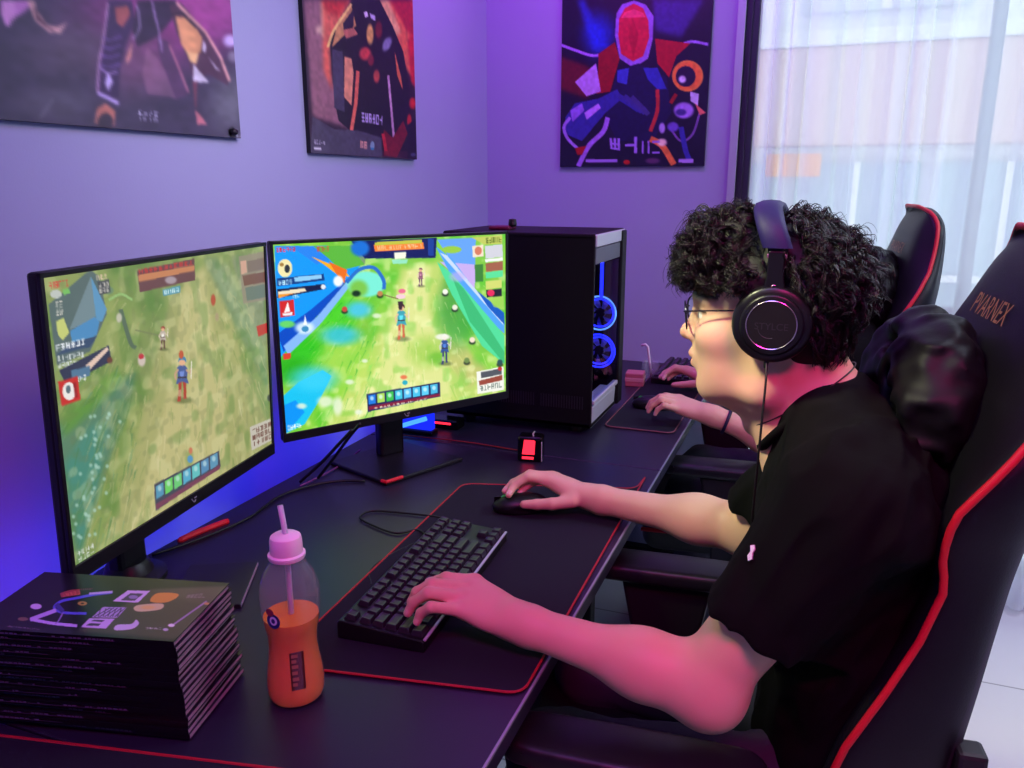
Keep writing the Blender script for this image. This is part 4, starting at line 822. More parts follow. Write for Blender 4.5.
for i in range(NM):
    z = DZ+.0036+i*th; sh = -.016*(i/NM)+RNG.uniform(-.0035, .0035); so = RNG.uniform(-.001, .001)
    base = Bm+LX*(-sh*.4)+np.array([SY[0], SY[1], 0])*so; base = np.array([base[0], base[1], z])
    lab = 'topmost black magazine of the pile, purple drawing on its cover' if i == NM-1 else 'black magazine in the pile by the bottle, '+ords[i]
    rt = la+RNG.uniform(-.018, .018)
    tt = magazine(base, rt, th-.0001, lab, 'magazines piled on the desk', spine=i+3)
    if i == NM-1: topm, tb, trot = tt, base, rt
lx = np.array([math.cos(trot), math.sin(trot), 0]); sy = np.array([math.sin(trot), -math.cos(trot), 0])
# cover art of the topmost one: O the corner towards the wall at the camera's left
ztop = tb[2]+th
O = tb+lx*ML+sy*MS; O[2] = ztop+.0002
def art4(g):
    g.tint(g.noise(6, 4, 81), (24, 16, 34)); g.poly([(640, 60), (1010, 45), (745, 275), (330, 240)], (74, 68, 62)); g.poly([(640, 60), (1010, 45), (900, 140)], (92, 86, 72), .7); g.blur(6)
    g.line([(480, 74), (400, 84), (330, 98), (262, 112), (232, 140), (270, 160), (370, 164)], 11, (92, 84, 220), smooth=True); g.line([(130, 190), (240, 150)], 17, (190, 150, 236)); g.line([(140, 190), (230, 206), (330, 216)], 13, (196, 156, 240), smooth=True); g.line([(270, 160), (250, 196), (236, 206)], 6, (150, 120, 200), smooth=True); g.line([(240, 124), (270, 156)], 20, (60, 50, 140)); g.line([(380, 80), (480, 72)], 9, (200, 180, 236))
    g.ell((155, 134), 24, 12, (206, 170, 236)); g.ell((100, 187), 22, 8, (120, 90, 80)); g.ell((352, 121), 20, 9, (176, 140, 70)); g.ell((352, 121), 8, 4, (60, 40, 40)); g.poly([(256, 78), (300, 64), (340, 60), (345, 84), (290, 92), (262, 96)], (160, 60, 70)); g.glyphs([(262, 80), (340, 64), (344, 84), (270, 94)], 5, (220, 110, 100), 82); g.glyphs([(340, 58), (400, 54), (396, 64), (344, 66)], 6, (150, 50, 90), 83); g.glyphs([(28, 214), (170, 228), (170, 234), (28, 220)], 22, (170, 140, 170), 84)
    # the letters B, X, O
    g.poly([(345, 222), (382, 184), (490, 186), (452, 228)], (206, 168, 236)); g.poly([(388, 196), (402, 190), (448, 192), (436, 200)], (60, 40, 80)); g.poly([(368, 214), (384, 205), (432, 207), (420, 217)], (60, 40, 80))
    g.poly([(392, 180), (440, 136), (540, 138), (500, 182)], (186, 150, 220)); 
    for k in range(5): g.line([(402+k*22, 178), (470+k*16, 140)], 3.5, (60, 40, 80)); g.line([(430+k*22, 142), (420+k*20, 178)], 3.5, (60, 40, 80))
    g.poly([(480, 112), (545, 66), (640, 68), (588, 118)], (216, 184, 240)); g.poly([(514, 108), (556, 78), (610, 80), (574, 110)], (70, 50, 84)); g.ell((568, 94), 20, 8, (150, 120, 190))
    g.poly([(670, 78), (756, 80), (748, 100), (700, 118), (640, 112)], (216, 150, 70), smooth=True); g.poly([(590, 128), (690, 122), (684, 146), (600, 156), (570, 146)], (214, 200, 150), smooth=True); g.ell((630, 138), 30, 8, (230, 196, 110), .8, .4); g.poly([(500, 212), (560, 208), (580, 190), (592, 208), (560, 230), (490, 234)], (206, 190, 230), smooth=True)
    g.line([(740, 210), (800, 168), (880, 112)], 7, (170, 140, 196), .9); g.glyphs([(800, 84), (885, 74), (870, 100), (790, 100)], 5, (140, 126, 130), 85); g.glyphs([(620, 220), (690, 224), (690, 232), (620, 230)], 5, (206, 200, 210), 86); g.ell((730, 214), 14, 7, (230, 220, 236)); g.ell((706, 232), 12, 6, (190, 180, 210)); g.ell((880, 122), 12, 5, (200, 150, 90))
g = Paint(240, 130, O, -lx*ML, -sy*MS, (0, 575, 1024/240), (26, 18, 36)); g.V = -np.array([sy[0], sy[1], 0])*MS; art4(g)
g.build('cover_print', paint_mat('glossy cover print', .3, coat=.2), topm)
# one more magazine lying behind the pile
q = at(258, 561, z=DZ+.008)
bh = np.array([q[0], q[1], DZ])
t2 = thing('magazine', 'single dark magazine lying flat on the desk behind the pile', 'magazine', (bh[0], bh[1], DZ), math.radians(180+28))
lbox((0, 0, 0), (.115, .15, .008), .001, 'cover', mat('dark satin cover', (30, 28, 34), .4), t2); lbox((-.0008, .002, .0012), (.114, .148, .0068), .0004, 'pages', paper, t2)
# ================================================================ the drink bottle
bb = at(297, 694, z=DZ); bb = np.array([bb[0], bb[1], DZ])
bt = thing('drink_bottle', 'clear plastic bottle of orange drink with pink cap and straw', 'bottle', tuple(bb))
BS = .86; BH = 1.0
prof = [(.0, .003), (.030, .0), (.038, .002), (.042, .008), (.0435, .020), (.042, .040), (.0385, .060), (.0365, .078), (.038, .095), (.0415, .112), (.0435, .128), (.0437, .148), (.0425, .160), (.037, .174), (.031, .183), (.0255, .191), (.0225, .199)]
pf_ = [(p[0]*BS, p[1]*BH) for p in catmull([np.array(p) for p in prof[1:]], 3)]
shell_m = glass_mat('clear bottle plastic', (.96, .96, .98), haze=.07)
MB().lathe([(0.0001, .003)]+pf_+[(.019, .199*BH)], n=48).build('shell', shell_m, bt, local=True, smooth=True)
lq = [(r-.0012, h) for r, h in pf_ if .002 < h < .116]
liq = mat('orange drink', (255, 150, 24), .15, trans=.35, ior=1.33); liq.node_tree.nodes['Principled BSDF'].inputs['Subsurface Radius'].default_value = (.012, .005, .001)
MB().lathe([(.0001, .004)]+lq+[(lq[-1][0], .118), (.0001, .118)], n=48).build('drink', liq, bt, local=True, auto=40)
pink = mat('pale pink plastic', (240, 206, 226), .4, sss=.1)
cp = MB().lathe([(r*.76, h) for r, h in ((.0001, .196), (.0290, .196), (.0305, .198), (.0305, .202), (.0262, .2035), (.0268, .205), (.0262, .220), (.0245, .225), (.020, .2275), (.0001, .2285))], n=40).build('cap', pink, bt, local=True, auto=35)
MB().tube([(.0, 0, .03), (.001, .0, .222), (-.006, .002, .264)], .0036, 12).build('straw', mat('translucent straw', (226, 214, 232), .3, trans=.4), bt, local=True, smooth=True)
def wrap(zc, ac, pts, off=.0006):
    """bend a small flat sticker round the bottle"""
    out = []
    for a, z in pts:
        h = zc+z; r = np.interp(h, [p[1] for p in pf_], [p[0] for p in pf_])+off; an = ac+a/r; out.append((r*math.cos(an), r*math.sin(an), h))
    return out
va = math.atan2(-bb[1], -bb[0])
def disc(r1, r2, n=20): return [(r1*math.cos(2*PI*k/n), r2*math.sin(2*PI*k/n)) for k in range(n)]
s1 = MB(); P = wrap(.127, va-.62, disc(.0095, .0105)); s1.add(P, [tuple(range(20))]); sk = s1.build('sticker', mat('dark blue sticker', (36, 44, 120), .4), bt, local=True)
s1 = MB(); P = wrap(.139, va-.72, disc(.006, .005), .0009); s1.add(P, [tuple(range(20))]); s1.build('sticker_figure', mat('maroon sticker print', (120, 40, 70), .4), sk, local=True)
for zc, aa, r1, r2 in ((.128, -.60, .0052, .0062), (.128, -.60, .0026, .0034)):
    s1 = MB(); P = wrap(zc, va+aa, disc(r1, r2), .0011 if r1 > .004 else .0014); s1.add(P, [tuple(range(20))]); s1.build('sticker_print', mat('white sticker print', (206, 210, 240), .4) if r1 > .004 else mat('dark blue sticker', (36, 44, 120), .4), sk, local=True)
s2 = MB()
gp = [(-.012, -.03), (.010, -.032), (.010, .028), (-.010, .030)]
def strip(z0, z1, a0, a1, n=8):
    vs = []; 
    for k in range(n+1):
        z = z0+(z1-z0)*k/n; vs += wrap(z, va, [(a0, 0), (a1, 0)])
    return vs, [(2*k, 2*k+1, 2*k+3, 2*k+2) for k in range(n)]
s2.add(*strip(.030, .080, -.006, .012)); lb = s2.build('label', mat('brown bottle print', (74, 38, 26), .45), bt, local=True)
s3 = MB()
for k, (z, w) in enumerate(((.073, .008), (.066, .006), (.059, .008), (.051, .007), (.043, .008), (.036, .006))):
    vs, fs = strip(z, z+.0045, -.004, -.004+w, 2); c_ = np.array(vs); c_[:, :2] *= 1.012; s3.add(c_, fs)
s3.build('label_print', mat('pale brown bottle print', (150, 110, 84), .45), lb, local=True)
# ================================================================ keyboard
kc = np.array([-.5625, 1.089, DZ+.0036]); kr = math.radians(3.9)
kb = thing('keyboard', 'black mechanical keyboard on the red-rimmed mouse mat', 'keyboard', tuple(kc), kr)
# local frame: x towards the player, y along the rows (player's left is -y)
KL, KD = .392, .138
sec = [(-KD/2, 0), (KD/2, 0), (KD/2, .016), (KD/2-.004, .019), (-KD/2+.004, .029), (-KD/2, .026)]
MB().prism([(p[0], p[1]) for p in sec], 1, -KL/2, KL/2, .002).build('case', mat('black keyboard case', (16, 16, 19), .4), kb, local=True)
lbox((KD/2-.003, -KL/2+.004, .0165), (KD/2+.0015, KL/2-.004, .020), .001, 'front_trim', mat('pale trim', (196, 200, 214), .3, .4), kb)
un = (KL-.014)/18.25
def keymesh(w, d):
    b = MB(); x, y = d/2-.0008, w/2-.0008; xt, yt = d/2-.0030, w/2-.0028; h = .0085
    n = 4
    def ring(ax, ay, z, r): return [(p[0], p[1], z) for p in rrect(-ax, -ay, ax, ay, r, 2)]
    R = [ring(x, y, 0, .0008), ring(xt, yt, h-.0008, .0016), ring(xt-.0008, yt-.0008, h, .0016), ring(xt*.5, yt*.6, h-.0006, .001)]
    m = len(R[0]); vs = sum(R, []); fs = []
    for i in range(3):
        for k in range(m): fs.append((i*m+k, i*m+(k+1) % m, (i+1)*m+(k+1) % m, (i+1)*m+k))
    fs.append(tuple(3*m+k for k in range(m))); return vs, fs
rows = [[1, -1, 1, 1, 1, 1, -.5, 1, 1, 1, 1, -.5, 1, 1, 1, 1, -.25, 1, 1, 1], [1]*13+[2, -.25, 1, 1, 1], [1.5]+[1]*12+[1.5, -.25, 1, 1, 1], [1.75]+[1]*11+[2.25], [2.25]+[1]*10+[2.75, -1.25, 1], [1.25, 1.25, 1.25, 6.25, 1.25, 1.25, 1.25, 1.25, -.25, 1, 1, 1]]
key_m = mat('black keycap plastic', (38, 37, 46), .32); cache = {}
slope = math.atan2(.010, KD)
for r, row in enumerate(rows):
    y = -KL/2+.007; x = -KD/2+.007+(r+.5)*un*.985+(.004 if r else 0)
    for w in row:
        if w < 0: y += -w*un; continue
        k = round(w, 2)
        if k not in cache:
            vs, fs = keymesh(w*un, un); o = MB().add(vs, fs).build('keycap', key_m, kb, local=True); cache[k] = o.data
        else:
            o = bpy.data.objects.new('keycap', cache[k]); COL.objects.link(o); o.parent = kb
        zs = .029-(x+KD/2)*.010/KD-.0005
        o.location = (x, y+w*un/2, zs); o.rotation_euler = (0, slope+(.10, .05, .02, 0, -.05, -.08)[r], 0)
        y += w*un
kcab = [kc+[-.072, .13, .010]]+[at(*p, z=DZ+.004) for p in ((418, 530), (395, 533), (370, 524), (360, 517), (372, 511), (405, 513), (437, 517), (446, 521))]
tag(MB().tube(catmull(kcab, 6), .0022, 8).build('keyboard_cable', cab_m, origin=tuple(kcab[0]), smooth=True), 'thin black cable looping behind the keyboard', 'cable')
kc2 = [at(*p, z=DZ+.003) for p in ((432, 536), (410, 545), (388, 556), (374, 566), (369, 574), (371, 582))]+[at(371, 585, z=DZ+.003)]
tag(MB().tube(catmull(kc2, 5), .0013, 6).build('thin_cable', cab_m, origin=tuple(kc2[0]), smooth=True), 'second thin black cable curling beside the keyboard edge', 'cable')
# ================================================================ mice
def mouse(loc, rot, label):
    t = thing('computer_mouse', label, 'mouse', tuple(loc), rot)
    s = SDF(); s.ell((.0, 0, .012), (.060, .031, .026), .0).box((0, 0, -.03), (.1, .1, .03), .002, .002, 's')
    s.ell((.0, .040, .010), (.035, .013, .010), .006, 's'); s.ell((.0, -.040, .010), (.035, .013, .010), .006, 's')
    V, Fc = s.mesh((-.07, -.04, -.004), (.07, .04, .045), .0024)
    c, sn = math.cos(rot), math.sin(rot)
    Vw = np.stack([V[:, 0]*c-V[:, 1]*sn+loc[0], V[:, 0]*sn+V[:, 1]*c+loc[1], V[:, 2]+loc[2]], -1)
    npmesh('shell', Vw, Fc, blk, t)
    MB().lathe([(.0001, -.003), (.009, -.003), (.009, .003), (.0001, .003)], (-.034, 0, .026), 18, axis=1).build('scroll_wheel', mat('green lit wheel', (40, 70, 50), .4, emit=(40, 160, 80), estr=.25), t, local=True)
    MB().box((-.056, -.0006, .018), (-.022, .0006, .0325), .0003).build('button_gap', gloss, t, local=True)
    return t
mf = at(491, 506, z=DZ+.014); mb_ = at(560, 497, z=DZ+.01)
mdir = math.atan2(mb_[1]-mf[1], mb_[0]-mf[0]); mc = np.array([-.532, 1.432, DZ+.0036])
mouse(mc, mdir*.6+.05, 'black mouse with a green lit wheel under the player\'s right hand')
mouse(at(652, 408, z=DZ+.004)*[1, 1, 1], 0.1, 'black mouse on the far desk under the second player\'s hand')
mcab = [mc+[-.060, -.008, .008]]+[np.array(p) for p in ((-.66, 1.44, DZ+.006), (-.74, 1.50, DZ+.004), (-.82, 1.56, DZ+.003), (-.90, 1.66, DZ+.003), (-1.0, 1.74, DZ+.003), (-1.09, 1.78, DZ+.003))]
# ---------------------------------------------------------------- cables lying along the back of the desk
def cable(pxs, r, m, label, cat='cable', z=DZ+.004, name='power_cable'):
    P = [at(*p, z=z) if len(p) == 2 else at(p[0], p[1], z=p[2]) for p in pxs]
    return tag(MB().tube(catmull(P, 6), r, 8).build(name, m, origin=tuple(P[0]), smooth=True), label, cat)
cable([(152, 555), (180, 546), (215, 533), (250, 517), (278, 497), (310, 486), (340, 481), (365, 481)], .0032, cab_m, 'black cable along the back desk edge behind the left monitor')
cable([(300, 486), (325, 474), (345, 462), (360, 450)], .0022, mat('purple cable rubber', (120, 60, 120), .5), 'thin purple cable reaching the right monitor stand')
cable([(300, 482, DZ+.01), (322, 462, DZ+.06), (338, 445, DZ+.12), (352, 430, DZ+.16)], .0035, cab_m, 'black cable rising to the back of the right monitor, left one')
cable([(318, 478, DZ+.01), (336, 455, DZ+.07), (350, 436, DZ+.13), (360, 424, DZ+.17)], .0035, cab_m, 'black cable rising to the back of the right monitor, right one')
cable([(392, 434), (420, 437), (450, 440), (480, 444), (510, 449), (524, 451)], .0018, mat('dark red cable', (130, 30, 30), .5), 'thin red cable running from the red gadget behind the monitor stand')
sb = thing('status_light', 'small black adapter with a red light below the right monitor', 'adapter', tuple(at(444, 425, z=DZ+.0)))
p0 = at(444, 420, z=DZ+.02)
MB().box((p0[0]-.05, p0[1]-.02, DZ), (p0[0]+.05, p0[1]+.03, DZ+.026), .004).build('body', gloss, sb); MB().box((p0[0]-.035, p0[1]-.0215, DZ+.014), (p0[0]+.03, p0[1]-.0195, DZ+.020), .001).build('light', red_e, sb)
bl_ = at(411, 427, z=DZ+.03)
sb = thing('glow_bar', 'blue glowing stand-in for a reflection behind the right monitor stand', 'blue glow', (bl_[0], bl_[1]+.05, DZ))
MB().box((bl_[0]-.07, bl_[1]+.03, DZ), (bl_[0]+.045, bl_[1]+.07, DZ+.012), .003).build('base', blk, sb); MB().box((bl_[0]-.068, bl_[1]+.034, DZ+.012), (bl_[0]+.043, bl_[1]+.06, DZ+.060), .006).build('glow_block', emat('blue reflection glow', (24, 40, 235), 1.3), sb); MB().tube([(bl_[0]-.05, bl_[1]+.030, DZ+.018), (bl_[0]+.03, bl_[1]+.030, DZ+.048)], .006, 8).build('glow_streak', emat('cyan reflection glow', (70, 150, 255), 1.6), sb)  # added glowing shapes stand in for a blue reflection seen here
# LED strip on the wall side of the desks: the source of the blue wash
ls = MB().box((DB-.006, -.55, DZ-.022), (DB-.001, 2.9, DZ-.008)).build('led_strip', emat('blue led strip', (44, 50, 255), 20.0), origin=(DB-.003, 1.2, DZ-.022))
tag(ls, 'blue led strip along the back edge of the desks facing the wall', 'led strip')
# ---------------------------------------------------------------- things on the far desk
pb_ = at(638, 385, z=DZ); pbx = thing('drink_carton', 'small pink carton on the far desk by the tower', 'carton', tuple(pb_), .1)
lbox((-.04, -.03, 0), (.02, .03, .045), .003, 'body', mat('pink carton', (206, 120, 130), .5), pbx); lbox((-.041, -.031, .016), (.021, .031, .030), .002, 'band', mat('pale carton band', (230, 170, 170), .5), pbx)
cb = at(650, 379, z=DZ); cup = thing('drink_cup', 'clear drink cup with a bent white straw on the far desk', 'cup', tuple(cb))
MB().lathe([(.0001, 0), (.022, 0), (.026, .002), (.030, .06), (.0305, .062), (.029, .062), (.025, .004), (.0001, .003)], n=28).build('cup_body', shell_m, cup, local=True, smooth=True)
MB().tube([(.004, 0, .006), (-.004, 0, .062), (-.012, 0, .112), (-.020, 0, .120), (-.034, 0, .116)], .0045, 10).build('straw', mat('white straw', (226, 214, 220), .4), cup, local=True, smooth=True)
sp_ = at(700, 378, z=DZ+.0)
t = thing('keyboard', 'black keyboard at the far end of the far desk', 'keyboard', (-.438, 2.762, DZ+.0036), 0.)
lbox((-.068, -.16, 0), (.07, .16, .022), .004, 'case', blk, t)
for r in range(5):
    for c in range(13): 
        if r == 0 and c == 0: vs, fs = keymesh(.021, .021); kk = MB().add(vs, fs).build('keycap', key_m, t, local=True)
        else:
            kk = bpy.data.objects.new('keycap', kk.data); COL.objects.link(kk); kk.parent = t
        kk.location = (-.05+r*.025, -.144+c*.024, .0218)
# ================================================================ gaming chairs
leather = mat('black chair leather', (17, 17, 22), .46, bump=.12, bscale=350, spec=.35); leather2 = mat('charcoal chair shell fabric', (40, 41, 48), .6, bump=.15, bscale=500); satin = mat('black satin cushion', (14, 13, 19), .52, bump=.1, bscale=200, spec=.25)
pad_m = mat('black armrest polyurethane', (24, 24, 30), .40, bump=.05, bscale=300); bronze = mat('bronze embroidery', (150, 104, 62), .5)
TZ = np.array([.46, .55, .64, .72, .80, .87, .94, .985, 1.035, 1.09, 1.14, 1.19, 1.24, 1.29, 1.315, 1.333, 1.344])
XP = np.array([.0, .02, .038, .058, .098, .130, .150, .141, .145, .183, .215, .242, .256, .263, .262, .252, .236])
XFr = np.array([.06, .08, .10, .115, .135, .155, .170, .175, .180, .186, .193, .204, .219, .233, .244, .253, .258])
XB = np.array([.19, .205, .215, .225, .237, .247, .256, .262, .270, .282, .292, .301, .307, .307, .301, .292, .280])
WD = np.array([.245, .255, .262, .265, .258, .250, .247, .252, .262, .262, .245, .215, .188, .168, .145, .112, .06])
LEAN = 0.
def sect(z):
    f = lambda T: float(np.interp(z, TZ, T)); d = LEAN*max(0., z-1.08)/.24; return f(XP)+d, f(XFr)+d, f(XB)+d, f(WD)
def front_x(y, z):
    xp, xf, xb, w = sect(z); a = abs(y)/w
    return xf if a < .5 else xf+(xp-xf)*(a-.5)/.5*.9
def chair(cx, cy, label, rz, rot_arms=0., armdx=0.):
    t = thing('gaming_chair', label, 'chair', (cx, cy, 0), rz, 'gaming chairs with red piping')
    # padded back: stacked cross sections
    zz = np.concatenate([np.linspace(.46, 1.295, 34), [1.308, 1.320, 1.331, 1.339, 1.344]])
    V = []; n = 28
    for z in zz:
        xp, xf, xb, w = sect(z)
        p = min(1., max(0., (z-1.10)/.10)); fr = lambda a, b: a+(b-a)*p
        half = [(xf, 0), (xf, fr(.25, .36)*w), (xf+.002, fr(.5, .70)*w), (xf*.6+xp*.4, fr(.66, .82)*w), (xf*.2+xp*.8-.002, fr(.82, .90)*w), (xp-.002, fr(.93, .96)*w), (xp+.004, .99*w), (xp+.018, w*1.01), (xp*.5+xb*.5, w*.985), (xb-.03, w*.93), (xb-.010, w*.80), (xb-.002, w*.55), (xb, w*.28), (xb, 0)]
        ring = half+[(x, -y) for x, y in half[-2:0:-1]]
        V.append([(x, y, z) for x, y in ring])
    m = len(V[0]); vs = [p for r in V for p in r]; fs = []
    for i in range(len(V)-1):
        for k in range(m): fs.append((i*m+k, i*m+(k+1) % m, (i+1)*m+(k+1) % m, (i+1)*m+k))
    fs += [tuple(range(m))[::-1], tuple((len(V)-1)*m+k for k in range(m))]
    bk = MB().add(vs, fs).build('backrest', leather, t, local=True, smooth=True, subsurf=1)
    bk.data.materials.append(leather2)
    for p in bk.data.polygons:
        k = p.vertices[0] % m
        if 9 <= k <= 16: p.material_index = 1
    L = []
    for z in np.concatenate([np.linspace(.47, 1.295, 40), [1.308, 1.320, 1.331, 1.338]]):
        xp, xf, xb, w = sect(z); L.append((xp+.005, w*1.0+.002, z+.002))
    xp, xf, xb, w = sect(1.342); top = [(xp+.003, w*f, 1.346) for f in (.9, .45, 0, -.45, -.9)]
    P = L+top+[(a, -b, c) for a, b, c in L[::-1]]
    MB().tube(P, .0050, 8).build('piping', redf, t, local=True, smooth=True)
    # headrest lettering
    cu = bpy.data.curves.new('lettering', 'FONT'); cu.body = 'PVARNEX'; cu.size = .040; cu.align_x = 'CENTER'; cu.align_y = 'CENTER'; cu.resolution_u = 3
    to = bpy.data.objects.new('lettering', cu); COL.objects.link(to); bpy.context.view_layer.update()
    me = bpy.data.meshes.new_from_object(to.evaluated_get(bpy.context.evaluated_depsgraph_get())); bpy.data.objects.remove(to)
    bm = bmesh.new(); bm.from_mesh(me); bmesh.ops.triangulate(bm, faces=bm.faces[:]); bmesh.ops.subdivide_edges(bm, edges=[e for e in bm.edges if e.calc_length() > .012], cuts=2); 
    vs = []
    for v in bm.verts:
        y = -v.co.x*.80; z = 1.238+v.co.y*1.0; vs.append((front_x(y, z)-.0035, y, z))
    b = MB(); bm.verts.index_update(); b.add(vs, [[v.index for v in f.verts] for f in bm.faces]); bm.free(); b.build('lettering', bronze, t, local=True)
    # seat with bolsters
    s = SDF(); s.box((-.16, 0, .435), (.26, .235, .052), .045, .02); s.cap((-.36, .22, .475), (.08, .22, .475), .045, .048, .03); s.cap((-.36, -.22, .475), (.08, -.22, .475), .045, .048, .03)
    V2, F2 = s.mesh((-.50, -.32, .33), (.20, .32, .56), .009)
    W_ = np.array(wm(t)); npmesh('seat', V2@W_[:3, :3].T+W_[:3, 3], F2, leather, t)
    MB().tube([(-.42, -.255, .465), (-.20, -.272, .47), (.10, -.268, .47)], .006, 8).build('seat_piping', redf, t, local=True, smooth=True); MB().tube([(-.42, .255, .465), (-.20, .272, .47), (.10, .268, .47)], .006, 8).build('seat_piping', redf, t, local=True, smooth=True)
    for sg in (-1, 1):
        rm = Matrix.Translation((-.17, sg*.275, 0)) @ Matrix.Rotation(rot_arms, 4, 'Z')
        P = [(-.205+armdx, 0), (-.19+armdx, -.036), (-.12+armdx, -.046), (.08, -.046), (.135, -.036), (.15, 0), (.135, .036), (.08, .046), (-.12+armdx, .046), (-.19+armdx, .036)]
        P = [tuple(p) for p in catmull([np.array(p) for p in P], 3, True)]
        a = MB().prism(P, 2, .648, .683, .012, rm, 3).build('armrest', pad_m, t, local=True, auto=50)
        MB().prism([(-.07, .50), (.05, .50), (.075, .648), (-.10, .648)], 1, -.024, .024, .008, rm).build('armrest_bracket', blk2, a, local=True)
        MB().box((-.06, -.022, .36), (.04, .022, .52), .006, rm).build('armrest_post', blk2, a, local=True)
        MB().prism([(.0, .36), (.0, .40), (.10 if sg < 0 else .10, .40), (.10, .36)], 1, -.03 if sg > 0 else -.12, .12 if sg < 0 and False else .03, .004, rm).build('armrest_mount', blk2, a, local=True)
        MB().lathe([(.0001, -.03), (.034, -.03), (.038, -.01), (.038, .02), (.03, .03), (.0001, .03)], (.16, sg*.262, .46), 24, axis=1).build('recline_hinge', blk2, t, local=True)
        MB().box((.195, sg*.235-.018, .668), (.230, sg*.235+.018, .730), .006).build('strap_buckle', blk2, t, local=True)
    MB().lathe([(.028, .12), (.028, .30), (.045, .31), (.045, .38)], (-.14, 0, 0), 20).build('gas_lift', steel_m, t, local=True)
    MB().box((-.24, -.12, .365), (-.02, .12, .395), .01).build('tilt_plate', steel_m, t, local=True)
    bs = MB(); bs.lathe([(.04, .07), (.045, .10), (.035, .14)], (-.14, 0, 0), 20)
    for k in range(5):
        a = 2*PI*k/5+.3; c, s_ = math.cos(a), math.sin(a)
        bs.tube([(-.14+.02*c, .02*s_, .105), (-.14+.16*c, .16*s_, .098), (-.14+.31*c, .31*s_, .072)], [.03, .026, .018], 10)
    base = bs.build('star_base', steel_m, t, local=True, smooth=True)
    for k in range(5):
        a = 2*PI*k/5+.3; x, y = -.14+.31*math.cos(a), .31*math.sin(a)
        w = MB(); w.lathe([(.0001, -.024), (.026, -.024), (.030, -.018), (.030, .018), (.026, .024), (.0001, .024)], (x, y, .0305), 18, axis=1); w.build('caster', blk, base, local=True)
    # neck cushion: a fat satin pillow with pinched seams, part of the chair
    s = SDF(); cxn, czn = .165, 1.130
    s.ell((cxn, 0, czn), (.060, .13, .088), .02); s.ell((cxn-.008, -.075, czn-.008), (.058, .072, .090), .03); s.ell((cxn-.008, .075, czn-.008), (.058, .072, .090), .03); s.ell((cxn+.005, .01, czn+.075), (.040, .10, .028), .02)
    s.cap((cxn-.052, -.10, czn-.02), (cxn-.040, .02, czn+.055), .010, .012, .014, 's'); s.cap((cxn-.02, -.135, czn+.065), (cxn+.03, -.10, czn+.09), .012, .008, .012, 's')
    def fold(P):
        r = np.stack([P[..., 0]*1.0, P[..., 1]*.8, P[..., 2]*1.6], -1)
        return .012*np.abs(vnoise(r, .050, 3))+.005*vnoise(P, .022, 4)-.005
    V3, F3 = s.mesh((cxn-.12, -.22, .99), (cxn+.12, .22, 1.28), .005, fold)
    npmesh('neck_cushion', V3@W_[:3, :3].T+W_[:3, 3], F3, satin, t)
    return t
CH1 = (0.0, 1.19); CH2 = (0.0, 2.37)
LEAN = .030
chair(-.018, 1.200, 'black gaming chair with red piping behind the seated player, nearest the camera', .12, rot_arms=-.03)
LEAN = 0.
chair(-.03, 2.38, 'black gaming chair with red piping by the window, behind the player\'s head', .14, rot_arms=-.06)
